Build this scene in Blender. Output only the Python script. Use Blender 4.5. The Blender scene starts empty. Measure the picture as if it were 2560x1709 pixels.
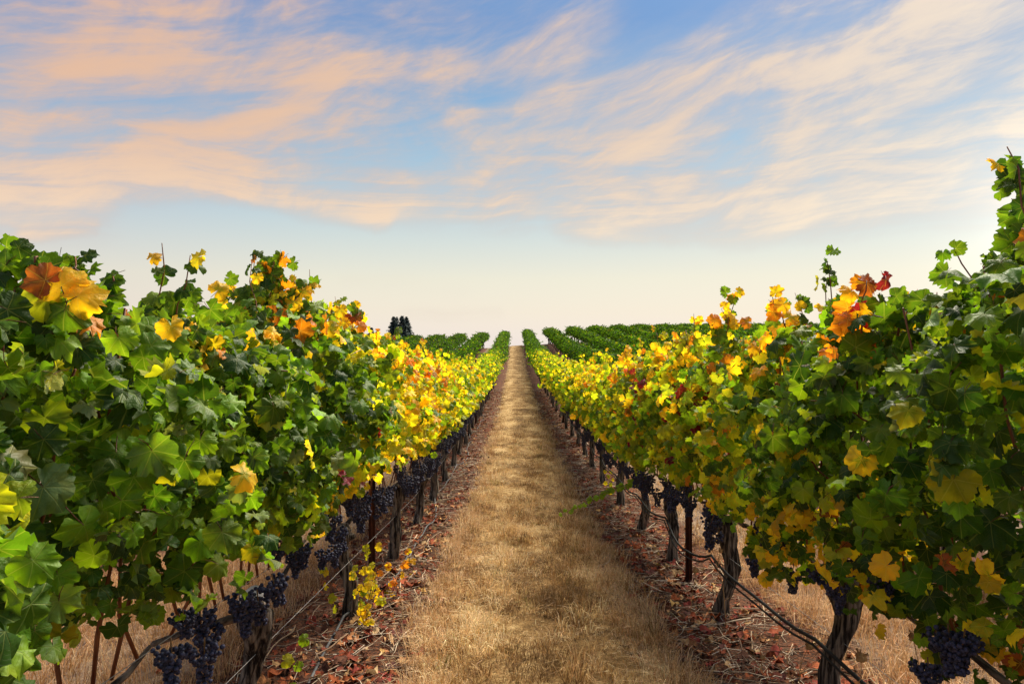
import bpy, math, random
import numpy as np
from mathutils import Vector, Matrix, Quaternion
from math import radians, sin, cos, pi, atan2, exp, sqrt

random.seed(7)
rng = np.random.default_rng(7)
scene = bpy.context.scene
COL = scene.collection

# ------------------------------------------------------------------ camera
EYE = 1.6
F = 1707.0            # focal length in pixels of the 2560 wide photograph
cam_data = bpy.data.cameras.new("camera")
cam_data.sensor_width = 36.0
cam_data.lens = 24.0
cam_data.clip_start = 0.05
cam_data.clip_end = 6000.0
cam = bpy.data.objects.new("camera", cam_data)
cam.location = (0, 0, EYE)
cam.rotation_euler = (radians(90), 0, radians(0.235))
COL.objects.link(cam)
scene.camera = cam

# ------------------------------------------------------------------ light
SUN_AZ, SUN_EL = radians(27), radians(46)
sun_data = bpy.data.lights.new("sun", 'SUN')
sun_data.energy = 5.0
sun_data.angle = radians(30)
sun_data.color = (1.0, 0.90, 0.74)
sun = bpy.data.objects.new("sun", sun_data)
sdir = Vector((sin(SUN_AZ) * cos(SUN_EL), cos(SUN_AZ) * cos(SUN_EL), sin(SUN_EL)))
sun.rotation_euler = (-sdir).to_track_quat('-Z', 'Y').to_euler()
sun.location = sdir * 60
COL.objects.link(sun)

scene.view_settings.view_transform = 'Standard'
scene.view_settings.look = 'None'
scene.view_settings.exposure = 0.75
scene.view_settings.gamma = 1.0
scene.view_settings.use_curve_mapping = False
scene.render.engine = 'CYCLES'
scene.cycles.max_bounces = 6
scene.cycles.diffuse_bounces = 3
scene.cycles.glossy_bounces = 2
scene.cycles.transmission_bounces = 4
scene.cycles.transparent_max_bounces = 4
scene.cycles.use_denoising = True
try:
    scene.cycles.denoiser = 'OPENIMAGEDENOISE'
except Exception:
    pass
scene.cycles.caustics_reflective = False
scene.cycles.caustics_refractive = False


# ------------------------------------------------------------------ node helper
class NT:
    def __init__(s, tree):
        s.t = tree
        s.n = tree.nodes
        s.l = tree.links

    def _in(s, sock, v):
        if v is None:
            return
        if isinstance(v, bpy.types.NodeSocket):
            s.l.new(v, sock)
        else:
            sock.default_value = v

    def node(s, typ, **kw):
        n = s.n.new(typ)
        for k, v in kw.items():
            setattr(n, k, v)
        return n

    def math(s, op, a, b=None, c=None, clamp=False):
        n = s.n.new('ShaderNodeMath')
        n.operation = op
        n.use_clamp = clamp
        s._in(n.inputs[0], a)
        s._in(n.inputs[1], b)
        s._in(n.inputs[2], c)
        return n.outputs[0]

    def vm(s, op, a, b=None, scale=None):
        n = s.n.new('ShaderNodeVectorMath')
        n.operation = op
        s._in(n.inputs[0], a)
        s._in(n.inputs[1], b)
        if scale is not None:
            s._in(n.inputs['Scale'], scale)
        return n.outputs['Value'] if op in ('DOT_PRODUCT', 'LENGTH', 'DISTANCE') else n.outputs['Vector']

    def mix(s, f, a, b, blend='MIX'):
        n = s.n.new('ShaderNodeMix')
        n.data_type = 'RGBA'
        n.blend_type = blend
        s._in(n.inputs[0], f)
        for sock, v in ((n.inputs[6], a), (n.inputs[7], b)):
            if isinstance(v, (tuple, list)) and len(v) == 3:
                v = (*v, 1)
            s._in(sock, v)
        return n.outputs[2]

    def noise(s, vec, scale, detail=4, rough=0.5, dist=0.0, lac=2.0):
        n = s.n.new('ShaderNodeTexNoise')
        s._in(n.inputs['Vector'], vec)
        n.inputs['Scale'].default_value = scale
        n.inputs['Detail'].default_value = detail
        n.inputs['Roughness'].default_value = rough
        n.inputs['Lacunarity'].default_value = lac
        n.inputs['Distortion'].default_value = dist
        return n.outputs

    def smooth(s, v, a, b, lo=0.0, hi=1.0):
        n = s.n.new('ShaderNodeMapRange')
        n.interpolation_type = 'SMOOTHSTEP'
        s._in(n.inputs[0], v)
        n.inputs[1].default_value = a
        n.inputs[2].default_value = b
        n.inputs[3].default_value = lo
        n.inputs[4].default_value = hi
        return n.outputs[0]

    def ramp(s, f, stops, interp='LINEAR'):
        n = s.n.new('ShaderNodeValToRGB')
        n.color_ramp.interpolation = interp
        e = n.color_ramp.elements
        while len(e) > 1:
            e.remove(e[-1])
        e[0].position = stops[0][0]
        e[0].color = (*stops[0][1], 1)
        for p, c in stops[1:]:
            x = e.new(p)
            x.color = (*c, 1)
        s._in(n.inputs[0], f)
        return n.outputs[0]

    def comb(s, x, y, z):
        n = s.n.new('ShaderNodeCombineXYZ')
        s._in(n.inputs[0], x)
        s._in(n.inputs[1], y)
        s._in(n.inputs[2], z)
        return n.outputs[0]


def srgb(r, g, b):
    f = lambda c: c / 12.92 if c <= 0.04045 else ((c + 0.055) / 1.055) ** 2.4
    return (f(r / 255), f(g / 255), f(b / 255))


# ------------------------------------------------------------------ sky (world)
def build_world():
    w = bpy.data.worlds.new("World")
    scene.world = w
    w.use_nodes = True
    w.node_tree.nodes.clear()
    N = NT(w.node_tree)
    d = N.node('ShaderNodeTexCoord').outputs['Generated']
    sep = N.node('ShaderNodeSeparateXYZ')
    N.l.new(d, sep.inputs[0])
    X, Y, Z = sep.outputs
    az = N.math('ARCTAN2', X, Y)
    el = N.math('ARCSINE', Z)
    # physical sky of the low sun, the base every other layer is laid over
    nish = N.node('ShaderNodeTexSky', sky_type='NISHITA', sun_disc=False,
                  sun_elevation=SUN_EL, sun_rotation=SUN_AZ)
    nish.dust_density = 2.0
    phys = N.vm('SCALE', nish.outputs[0], scale=0.09)
    # colour of the clear evening air by elevation
    t = N.math('DIVIDE', N.math('MAXIMUM', el, 0.0), pi / 2)
    deg = lambda a: a / 90.0
    air = N.ramp(t, [(deg(0), srgb(250, 238, 230)), (deg(2.5), srgb(247, 236, 218)), (deg(5.2), srgb(240, 235, 214)),
                     (deg(8.5), srgb(213, 223, 218)), (deg(11.2), srgb(190, 213, 221)), (deg(15), srgb(152, 196, 222)),
                     (deg(19.5), srgb(116, 171, 214)), (deg(25), srgb(78, 142, 204)), (deg(35), srgb(78, 142, 204)),
                     (deg(90), srgb(78, 142, 204))])
    left = N.smooth(az, -0.2, -0.75)
    air = N.mix(N.math('MULTIPLY', left, 0.55), air, (0.86, 0.82, 0.95), 'MULTIPLY')
    base = N.mix(0.16, air, phys)
    # clouds: long wisps fanned over the sky
    wn = N.noise(d, 3.2, 3, 0.55)[1]
    warp = N.vm('SCALE', N.vm('SUBTRACT', wn, (0.5, 0.5, 0.5)), scale=0.07)
    wn2 = N.noise(d, 11.0, 4, 0.6)[1]
    warp2 = N.vm('SCALE', N.vm('SUBTRACT', wn2, (0.5, 0.5, 0.5)), scale=0.05)
    sky0 = N.comb(az, el, 0.0)
    sky1 = N.vm('ADD', N.vm('ADD', sky0, N.vm('MULTIPLY', warp, (1.0, 0.35, 0))), N.vm('MULTIPLY', warp2, (1.2, 0.45, 0)))

    def ae(x, y):
        dx, dy = (x - 1287) / F, (854 - y) / F
        return (math.atan(dx), math.atan2(dy, sqrt(1 + dx * dx)), 0)
    caps = [  # wisps: start, end (azimuth and elevation from the picture's directions), half width, weight
        (0, 0, 280, 30, 70, .55), (330, 85, 560, 0, 75, .95), (520, 190, 780, 200, 90, .75), (760, 200, 1020, 100, 80, .85),
        (1020, 95, 1400, -30, 95, .95), (0, 270, 500, 290, 110, .75), (0, 345, 560, 330, 80, .85), (250, 240, 760, 230, 80, .6),
        (480, 270, 820, 350, 80, .5), (0, 395, 480, 392, 42, .75), (0, 440, 540, 455, 30, 1.5), (540, 455, 960, 540, 22, 1.5),
        (0, 474, 420, 476, 20, .4), (560, 395, 920, 425, 40, .7), (620, 330, 1100, 300, 70, .35), (920, 440, 1320, 460, 46, 1.0),
        (1400, 210, 1580, 275, 70, .7), (1580, 275, 1800, 195, 60, .8), (1790, 215, 2030, 105, 65, .95), (1690, 270, 2060, 190, 85, .6),
        (2090, 280, 2320, 115, 85, .9), (2310, 160, 2600, 200, 80, .7), (1480, 335, 2600, 260, 120, .65), (1680, 405, 2600, 345, 90, .85),
        (1240, 350, 1650, 360, 75, .5), (1300, 420, 1500, 400, 38, .9), (1400, 425, 1640, 482, 22, 1.5), (1240, 500, 1720, 485, 50, 1.0),
        (1440, 545, 1700, 535, 40, 1.5), (1720, 484, 2000, 474, 28, 2.0), (2140, 440, 2320, 430, 28, 2.0), (1700, 512, 2300, 440, 46, .6),
        (1800, 565, 2600, 492, 30, 1.5), (0, 530, 230, 542, 44, 1.0), (40, 580, 230, 574, 12, 1.4), (980, 505, 1280, 525, 40, .9),
        (2300, 100, 2600, 50, 45, .5), (700, 20, 900, -20, 60, .5), (1000, 780, 1250, 775, 14, .4), (880, 700, 1150, 720, 20, .2)]
    acc = None
    for x1, y1, x2, y2, r, wgt in caps:
        A, B = Vector(ae(x1, y1)), Vector(ae(x2, y2))
        D = B - A
        pa = N.vm('SUBTRACT', sky1, tuple(A))
        h = N.math('ADD', N.vm('DOT_PRODUCT', pa, tuple(D / D.length_squared)), 0.0, clamp=True)
        dist = N.vm('LENGTH', N.vm('SUBTRACT', pa, N.vm('SCALE', tuple(D), scale=h)))
        s = N.smooth(dist, r * 2.5 / F, 0.0, 0.0, wgt)
        acc = s if acc is None else N.math('ADD', acc, s)
    # elsewhere the same kind of cloud goes on, from noise on a high flat layer
    inv = N.math('DIVIDE', 1.0, N.math('ADD', N.math('MAXIMUM', Z, 0.0), 0.16))
    plane = N.comb(N.math('MULTIPLY', X, inv), N.math('MULTIPLY', Y, inv), 0.0)
    rot = N.node('ShaderNodeMapping')
    N.l.new(plane, rot.inputs[0])
    rot.inputs['Rotation'].default_value = (0, 0, radians(20))
    rot.inputs['Scale'].default_value = (0.5, 1.3, 1)
    far = N.smooth(N.noise(rot.outputs[0], 1.1, 6, 0.55, 0.6)[0], 0.36, 0.66, 0.0, 0.95)
    inview = N.math('MULTIPLY', N.smooth(N.math('ABSOLUTE', az), 0.85, 0.68), N.smooth(el, 0.58, 0.46))
    out = N.math('MULTIPLY', N.math('SUBTRACT', 1.0, inview), N.math('MULTIPLY', far, N.smooth(el, 0.1, 0.24)))
    acc = N.math('SUBTRACT', 1.0, N.math('POWER', 2.718, N.math('MULTIPLY', acc, -0.75)))
    lay = N.math('ADD', N.math('MULTIPLY', acc, inview), out)
    # fine fibres along the wisps: slanting up to the right high in the sky, level lower down
    def fibre(rotdeg, sx, sy, detail, rough, dist=0.3, off=0.0):
        mp = N.node('ShaderNodeMapping', vector_type='TEXTURE')
        N.l.new(sky2, mp.inputs[0])
        mp.inputs['Location'].default_value = (off, off * 0.7, 0)
        mp.inputs['Rotation'].default_value = (0, 0, radians(rotdeg))
        mp.inputs['Scale'].default_value = (1 / sx, 1 / sy, 1)
        return N.noise(mp.outputs[0], 1.0, detail, rough, dist)[0]
    sky2 = N.vm('ADD', sky0, N.vm('MULTIPLY', warp, (1.6, 0.9, 0)))
    hi = N.smooth(el, 0.19, 0.34)
    f_hi = fibre(11, 2.2, 12, 9, 0.58, 0.5)
    f_lo = fibre(2, 2.6, 30, 9, 0.62, 0.5, 3.1)
    fib = N.math('ADD', N.math('MULTIPLY', f_hi, hi), N.math('MULTIPLY', f_lo, N.math('SUBTRACT', 1.0, hi)))
    fine = fibre(20, 14, 60, 6, 0.65, 0.6, 7.7)
    puff = fibre(24, 4, 9, 9, 0.58, 0.6, 1.9)
    st = N.math('ADD', N.math('MULTIPLY', fib, 0.50), N.math('ADD', N.math('MULTIPLY', puff, 0.38), N.math('MULTIPLY', fine, 0.12)))
    streak = N.smooth(st, 0.31, 0.73)
    veil = N.math('MULTIPLY', N.math('MULTIPLY', N.smooth(el, 0.13, 0.30), N.smooth(st, 0.40, 0.68)), 0.42)
    dens = N.math('ADD', N.math('MULTIPLY', lay, N.math('ADD', 0.30, N.math('MULTIPLY', streak, 1.0))), veil)
    cover = N.smooth(dens, 0.0, 1.0)
    warm = N.ramp(N.smooth(az, -0.7, 0.75), [(0, srgb(240, 190, 148)), (0.45, srgb(243, 204, 166)), (0.75, srgb(245, 214, 182)), (1, srgb(250, 230, 204))])
    pale = N.mix(N.smooth(el, 0.30, 0.14), warm, srgb(255, 238, 214))
    thin = N.mix(0.65, warm, srgb(178, 178, 192))
    ccol = N.mix(N.math('MULTIPLY', N.smooth(dens, 0.15, 0.9), N.smooth(st, 0.38, 0.62)), thin, N.mix(0.45, warm, pale))
    skyc = N.mix(N.math('MULTIPLY', cover, 0.84), base, ccol)
    # the glow of air about the sun, which stands just past the right edge of the view
    g = N.math('ARCCOSINE', N.math('MINIMUM', N.vm('DOT_PRODUCT', d, (sin(radians(42)) * cos(radians(7)), cos(radians(42)) * cos(radians(7)), sin(radians(7)))), 1.0))
    glow = N.math('POWER', 2.718, N.math('MULTIPLY', g, -17.0))
    glow2 = N.math('POWER', 2.718, N.math('MULTIPLY', g, -3.2))
    skyc = N.vm('ADD', skyc, N.vm('SCALE', (1.0, 0.93, 0.80), scale=N.math('MULTIPLY', glow, 1.6)))
    skyc = N.vm('ADD', skyc, N.vm('SCALE', (1.0, 0.9, 0.66), scale=N.math('MULTIPLY', glow2, 0.06)))
    bg = N.node('ShaderNodeBackground')
    N.l.new(skyc, bg.inputs[0])
    bg.inputs[1].default_value = 0.61
    o = N.node('ShaderNodeOutputWorld')
    N.l.new(bg.outputs[0], o.inputs[0])
    w.cycles.sampling_method = 'MANUAL'
    w.cycles.sample_map_resolution = 512


build_world()


# ------------------------------------------------------------------ terrain
_HZ = np.array([-30, -5, 0, 3, 5.3, 8.2, 11, 14.5, 18, 22, 30, 38, 50, 64, 75, 82, 88, 98, 120, 180, 400, 1500, 6000.])
_HV = np.array([-.8, 1.22, 1.6, 1.84, 2.03, 2.27, 2.38, 2.46, 2.51, 2.54, 2.53, 2.45, 2.20, 1.52, .83, .49, .52, 1.05, 3.2, 8, 18, 40, 75.])
_ft = np.linspace(-30, 6000, 60301)
_fv = np.interp(_ft, _HZ, _HV)
_k = np.hanning(41)
_k /= _k.sum()
_fs = np.convolve(np.pad(_fv, 20, mode='edge'), _k, mode='valid')


def ground(x, y):
    x = np.asarray(x, float)
    y = np.asarray(y, float)
    h = np.interp(y, _ft, _fs)
    w = 1 / (1 + np.exp(-(y - 40) / 8))          # the hill rises a little to the right
    far = 1 / (1 + np.exp((np.abs(y) - 160) / 15))
    lat = (0.47 - 0.85 * np.tanh(x / 12.0)) - 0.45
    return EYE - h - w * far * lat


def gz(x, y):
    return float(ground(x, y))


def at(px, py, Y):
    """the point that lies at distance Y along the alley in the direction of pixel (px, py)"""
    return Vector(((px - 1287) * Y / F, Y, EYE + (854 - py) * Y / F))


ROW_MID, ROW_GAP = 0.16, 2.72
ROW_L, ROW_R = ROW_MID - ROW_GAP / 2, ROW_MID + ROW_GAP / 2


# ------------------------------------------------------------------ mesh helpers
def tri_mesh(name, V, T, mats=(), mi=None, col=None, uv=None, smooth=True):
    me = bpy.data.meshes.new(name)
    V = np.asarray(V, np.float32)
    T = np.asarray(T, np.int32)
    me.vertices.add(len(V))
    me.vertices.foreach_set('co', V.ravel())
    me.loops.add(T.size)
    me.loops.foreach_set('vertex_index', T.ravel())
    me.polygons.add(len(T))
    k = T.shape[1]
    me.polygons.foreach_set('loop_start', np.arange(0, T.size, k, dtype=np.int32))
    me.polygons.foreach_set('loop_total', np.full(len(T), k, np.int32))
    if smooth:
        me.polygons.foreach_set('use_smooth', np.ones(len(T), bool))
    for m in mats:
        me.materials.append(m)
    if mi is not None:
        me.polygons.foreach_set('material_index', np.asarray(mi, np.int32))
    if col is not None:
        a = me.attributes.new('Col', 'FLOAT_COLOR', 'POINT')
        c = np.ones((len(V), 4), np.float32)
        c[:, :3] = col
        a.data.foreach_set('color', c.ravel())
    if uv is not None:
        l = me.uv_layers.new(name='UVMap')
        l.data.foreach_set('uv', np.asarray(uv, np.float32)[T.ravel()].ravel())
    me.update(calc_edges=True)
    me.validate()
    return me


class MB:
    """collects triangles with a material index and a colour"""
    def __init__(s):
        s.V, s.T, s.M, s.C, s.n = [], [], [], [], 0

    def add(s, V, T, mi=0, col=(1, 1, 1)):
        V = np.asarray(V, float)
        T = np.asarray(T, int)
        s.V.append(V)
        s.T.append(T + s.n)
        s.M.append(np.full(len(T), mi))
        c = np.empty((len(V), 3))
        c[:] = col
        s.C.append(c)
        s.n += len(V)

    def tube(s, P, R, sides=6, mi=0, col=(1, 1, 1), cap=True, wob=None):
        P = np.asarray(P, float)
        n = len(P)
        R = np.broadcast_to(np.asarray(R, float), (n,))
        d = np.gradient(P, axis=0)
        d /= np.linalg.norm(d, axis=1, keepdims=True) + 1e-9
        up = np.array([0, 0, 1.0]) if abs(d[0, 2]) < 0.8 else np.array([1.0, 0, 0])
        a = np.cross(d, up)
        a /= np.linalg.norm(a, axis=1, keepdims=True) + 1e-9
        b = np.cross(d, a)
        th = np.arange(sides) * 2 * pi / sides
        rr = R[:, None] if wob is None else R[:, None] * wob
        V = P[:, None] + rr[..., None] * (np.cos(th)[None, :, None] * a[:, None] + np.sin(th)[None, :, None] * b[:, None])
        V = V.reshape(-1, 3)
        T = []
        for i in range(n - 1):
            for j in range(sides):
                k = (j + 1) % sides
                p, q, r_, t = i * sides + j, i * sides + k, (i + 1) * sides + k, (i + 1) * sides + j
                T += [(p, r_, q), (p, t, r_)]
        if cap:
            V = np.vstack([V, P[0], P[-1]])
            c0, c1 = n * sides, n * sides + 1
            for j in range(sides):
                k = (j + 1) % sides
                T += [(c0, j, k), (c1, (n - 1) * sides + k, (n - 1) * sides + j)]
        s.add(V, T, mi, col)

    def box(s, lo, hi, mi=0, col=(1, 1, 1)):
        x0, y0, z0 = lo
        x1, y1, z1 = hi
        V = [(x0, y0, z0), (x1, y0, z0), (x1, y1, z0), (x0, y1, z0), (x0, y0, z1), (x1, y0, z1), (x1, y1, z1), (x0, y1, z1)]
        Q = [(0, 3, 2, 1), (4, 5, 6, 7), (0, 1, 5, 4), (1, 2, 6, 5), (2, 3, 7, 6), (3, 0, 4, 7)]
        T = []
        for a, b, c, d in Q:
            T += [(a, b, c), (a, c, d)]
        s.add(V, T, mi, col)

    def mesh(s, name, mats, smooth=True, uv=None):
        return tri_mesh(name, np.vstack(s.V), np.vstack(s.T), mats, np.concatenate(s.M), np.vstack(s.C), uv, smooth)


def link(name, me, parent=None, loc=None, mat4=None, kind=None, color=None):
    o = bpy.data.objects.new(name, me)
    COL.objects.link(o)
    if parent is not None:
        o.parent = parent
    if mat4 is not None:
        o.matrix_local = mat4
    elif loc is not None:
        o.location = loc
    if kind:
        o['kind'] = kind
    if color is not None:
        o.color = (*color, 1)
    return o


def thing(name, label, cat, loc=(0, 0, 0), group=None):
    o = bpy.data.objects.new(name, None)
    o.empty_display_size = 0.1
    COL.objects.link(o)
    o.location = loc
    tag(o, label, cat, group)
    return o


def tag(o, label, cat, group=None):
    o['label'] = label
    o['category'] = cat
    if group:
        o['group'] = group


# ------------------------------------------------------------------ materials
def mat(name):
    m = bpy.data.materials.new(name)
    m.use_nodes = True
    m.node_tree.nodes.clear()
    return m, NT(m.node_tree)


def finish(N, shader, disp=None):
    o = N.node('ShaderNodeOutputMaterial')
    N.l.new(shader, o.inputs[0])


def principled(N, color, rough=0.6, spec=0.3, normal=None):
    p = N.node('ShaderNodeBsdfPrincipled')
    if isinstance(color, (tuple, list)):
        color = (*color[:3], 1)
    N._in(p.inputs['Base Color'], color)
    N._in(p.inputs['Roughness'], rough)
    p.inputs['Specular IOR Level'].default_value = spec
    if normal is not None:
        N.l.new(normal, p.inputs['Normal'])
    return p.outputs[0]


def bump(N, h, strength=0.5, dist=0.01):
    b = N.node('ShaderNodeBump')
    b.inputs['Strength'].default_value = strength
    b.inputs['Distance'].default_value = dist
    N.l.new(h, b.inputs['Height'])
    return b.outputs[0]


def leaf_shader(name, source, veins):
    m, N = mat(name)
    if source == 'object':
        oi = N.node('ShaderNodeObjectInfo')
        c, rnd = oi.outputs['Color'], oi.outputs['Random']
        co = N.node('ShaderNodeTexCoord').outputs['Object']
        co = N.vm('ADD', co, N.vm('SCALE', (7.3, 3.1, 5.7), scale=rnd))
        sc = 2.6
    else:
        a = N.node('ShaderNodeAttribute', attribute_name='Col')
        c = a.outputs['Color']
        co = N.node('ShaderNodeTexCoord').outputs['Object']
        sc = 14.0
    n1 = N.noise(co, sc, 3, 0.6)[0]
    warm = N.mix(1.0, c, (1.35, 1.02, 0.6), 'MULTIPLY')
    c1 = N.mix(N.smooth(n1, 0.5, 0.72, 0, 0.75), c, warm)
    c1 = N.mix(N.smooth(n1, 0.48, 0.3, 0, 0.5), c1, N.mix(1.0, c, (0.5, 0.66, 0.7), 'MULTIPLY'))
    if source == 'attr' and veins:
        rnd = N.math('FRACT', N.math('MULTIPLY', a.outputs['Fac'], 371.7))
    if veins:
        uv = N.node('ShaderNodeUVMap').outputs[0]
        s = N.node('ShaderNodeSeparateXYZ')
        N.l.new(uv, s.inputs[0])
        a = N.math('ABSOLUTE', N.math('ARCTAN2', s.outputs[0], s.outputs[1]))
        r = N.vm('LENGTH', uv)
        dm = a
        for v in (0.87, 1.83):
            dm = N.math('MINIMUM', dm, N.math('ABSOLUTE', N.math('SUBTRACT', a, v)))
        vd = N.math('MULTIPLY', dm, r)
        # turning leaves stay green along the veins and dry at the rim
        sc_ = N.node('ShaderNodeSeparateColor')
        N.l.new(c, sc_.inputs[0])
        warmth = N.smooth(N.math('DIVIDE', sc_.outputs[0], N.math('ADD', sc_.outputs[1], 0.001)), 0.85, 1.15)
        heart = N.math('MULTIPLY', N.smooth(N.math('ADD', N.math('ADD', r, N.math('MULTIPLY', vd, 2.2)), N.math('MULTIPLY', N.math('SUBTRACT', n1, 0.5), 1.2)), 0.75, 0.30), N.smooth(rnd, 0.3, 0.9))
        c1 = N.mix(N.math('MULTIPLY', N.math('MULTIPLY', heart, warmth), 0.8), c1, N.mix(1.0, c, (0.30, 0.62, 0.5), 'MULTIPLY'))
        rim = N.smooth(N.math('ADD', r, N.math('MULTIPLY', N.math('SUBTRACT', N.noise(co, sc * 2.2, 3, 0.6)[0], 0.5), 1.1)), 0.88, 1.08)
        c1 = N.mix(N.math('MULTIPLY', rim, N.math('ADD', 0.12, N.math('MULTIPLY', warmth, 0.5))), c1, N.mix(1.0, c, (0.55, 0.32, 0.3), 'MULTIPLY'))
        # side veins leave the main ones at a slant
        sv = N.math('ABSOLUTE', N.math('SINE', N.math('MULTIPLY', N.math('SUBTRACT', r, N.math('MULTIPLY', dm, 0.45)), 24.0)))
        vein = N.math('MAXIMUM', N.smooth(vd, 0.026, 0.008), N.smooth(sv, 0.16, 0.02, 0, 0.35))
        c1 = N.mix(N.math('MULTIPLY', vein, 0.55), c1, N.mix(0.6, N.mix(1.0, c, (1.8, 1.7, 1.3), 'MULTIPLY'), (0.42, 0.44, 0.14)))
        spots = N.noise(co, sc * 7, 2, 0.5)[0]
        c1 = N.mix(N.smooth(spots, 0.68, 0.74, 0, 0.55), c1, N.mix(1.0, c, (0.45, 0.25, 0.25), 'MULTIPLY'))
    back = N.node('ShaderNodeNewGeometry').outputs['Backfacing']
    under = N.mix(0.35, c1, (0.34, 0.38, 0.22))
    c2 = N.mix(N.math('MULTIPLY', back, 0.7), c1, under)
    nb = bump(N, N.math('ADD', n1, N.noise(co, sc * 5, 2)[0]), 0.12, 0.006) if veins else None
    if veins:
        hgt = N.math('ADD', N.math('MULTIPLY', vein, -0.6), N.noise(co, sc * 1.7, 3, 0.55)[0])
        nb = bump(N, hgt, 0.55, 0.012)
    p = principled(N, c2, 0.5 if veins else 0.65, 0.25 if veins else 0.08, nb)
    tr = N.node('ShaderNodeBsdfTranslucent')
    N.l.new(N.mix(1.0, c1, (1.75, 1.6, 0.5), 'MULTIPLY'), tr.inputs[0])
    mx = N.node('ShaderNodeMixShader')
    mx.inputs[0].default_value = 0.5
    N.l.new(p, mx.inputs[1])
    N.l.new(tr.outputs[0], mx.inputs[2])
    finish(N, mx.outputs[0])
    return m


M_LEAF = leaf_shader("vine_leaf", 'object', True)
M_FOLI = leaf_shader("vine_foliage", 'attr', False)
M_FOLN = leaf_shader("near_vine_foliage", 'attr', True)


def simple(name, c1, c2, scale, rough=0.7, spec=0.25, stretch=(1, 1, 1), bstr=0.5, bdist=0.01, detail=5, lo=.35, hi=.65):
    m, N = mat(name)
    co = N.node('ShaderNodeTexCoord').outputs['Object']
    mp = N.node('ShaderNodeMapping')
    N.l.new(co, mp.inputs[0])
    mp.inputs['Scale'].default_value = stretch
    n = N.noise(mp.outputs[0], scale, detail, 0.6)[0]
    c = N.mix(N.smooth(n, lo, hi), c1, c2)
    finish(N, principled(N, c, rough, spec, bump(N, n, bstr, bdist)))
    return m


M_STALK = simple("leaf_stalk", (.16, .035, .03), (.2, .12, .04), 8, 0.5)
M_CANE = simple("ripe_cane_bark", (.13, .035, .014), (.27, .095, .035), 30, 0.5, 0.35, (1, 1, .3))
M_BARK = simple("vine_bark", (.014, .010, .008), (.30, .25, .20), 30, 0.9, 0.15, (1.6, 1.6, .12), 1.0, 0.04, 7, .40, .66)
M_OLDARM = simple("old_arm_bark", (.04, .03, .025), (.24, .19, .16), 40, 0.9, 0.15, (1, .2, 1), 0.8, 0.02)
M_WOUND = simple("whitened_cut", (.42, .38, .33), (.85, .83, .79), 16, 0.9, 0.1, (1, 1, 1), 0.8, 0.01, 4, .3, .5)
M_RUST = simple("rusty_steel", (.035, .014, .009), (.12, .035, .016), 18, 0.75, 0.4, (1, 1, .4), 0.4, 0.004)
M_NOTCH = simple("bare_steel", (.35, .33, .3), (.5, .48, .45), 20, 0.4, 0.5)
M_HOSE = simple("black_hose", (.007, .007, .008), (.016, .016, .017), 10, 0.6, 0.2, (1, 1, 1), 0.1, 0.002)
M_OLDHOSE = simple("dusty_hose", (.03, .03, .032), (.11, .11, .11), 5, 0.6, 0.3, (1, 1, 1), 0.1, 0.002)
M_WIRE = simple("galvanised_wire", (.3, .29, .28), (.48, .46, .44), 20, 0.45, 0.5)
M_WEED = simple("dead_weed", (.26, .13, .05), (.48, .3, .13), 20, 0.9, 0.1)
M_GREENSTEM = simple("green_stem", (.12, .14, .03), (.2, .09, .04), 10, 0.6)


def attr_mat(name, rough=0.8, spec=0.15, trans=0.0, nscale=60):
    m, N = mat(name)
    c = N.node('ShaderNodeAttribute', attribute_name='Col').outputs['Color']
    co = N.node('ShaderNodeTexCoord').outputs['Object']
    n = N.noise(co, nscale, 2, 0.5)[0]
    c = N.mix(1.0, c, N.ramp(n, [(0.3, (.62, .6, .58)), (0.7, (1.25, 1.25, 1.25))]), 'MULTIPLY')
    p = principled(N, c, rough, spec)
    if trans:
        t = N.node('ShaderNodeBsdfTranslucent')
        N.l.new(c, t.inputs[0])
        mx = N.node('ShaderNodeMixShader')
        mx.inputs[0].default_value = trans
        N.l.new(p, mx.inputs[1])
        N.l.new(t.outputs[0], mx.inputs[2])
        p = mx.outputs[0]
    finish(N, p)
    return m


M_GRASS = attr_mat("dry_grass_blade", 0.7, 0.2, 0.3)
M_LITTER = attr_mat("dry_leaf", 0.85, 0.15, 0.1)
M_TWIG = attr_mat("pruned_wood", 0.85, 0.15)
M_NEEDLE = attr_mat("conifer_needles", 0.8, 0.15, 0.1, 3)


def obj_color_mat(name, rough=0.85, spec=0.15):
    m, N = mat(name)
    oi = N.node('ShaderNodeObjectInfo')
    co = N.vm('ADD', N.node('ShaderNodeTexCoord').outputs['Object'], N.vm('SCALE', (5, 9, 3), scale=oi.outputs['Random']))
    n = N.noise(co, 4.0, 4, 0.6)[0]
    c = N.mix(1.0, oi.outputs['Color'], N.ramp(n, [(0.3, (.5, .45, .42)), (0.7, (1.35, 1.3, 1.2))]), 'MULTIPLY')
    finish(N, principled(N, c, rough, spec, bump(N, n, 0.4, 0.02)))
    return m


M_DRYLEAF = obj_color_mat("fallen_dry_leaf")
M_STICK = obj_color_mat("fallen_cane_wood")


def grape_mat():
    m, N = mat("ripe_black_grape")
    co = N.node('ShaderNodeNewGeometry').outputs['Position']
    n = N.noise(co, 90, 3, 0.6)[0]
    c = N.mix(N.smooth(n, 0.35, 0.7), (.008, .008, .02), (.075, .08, .15))
    r = N.smooth(n, 0.3, 0.7, 0.5, 0.75)
    finish(N, principled(N, c, r, 0.3))
    return m


M_GRAPE = grape_mat()


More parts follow.
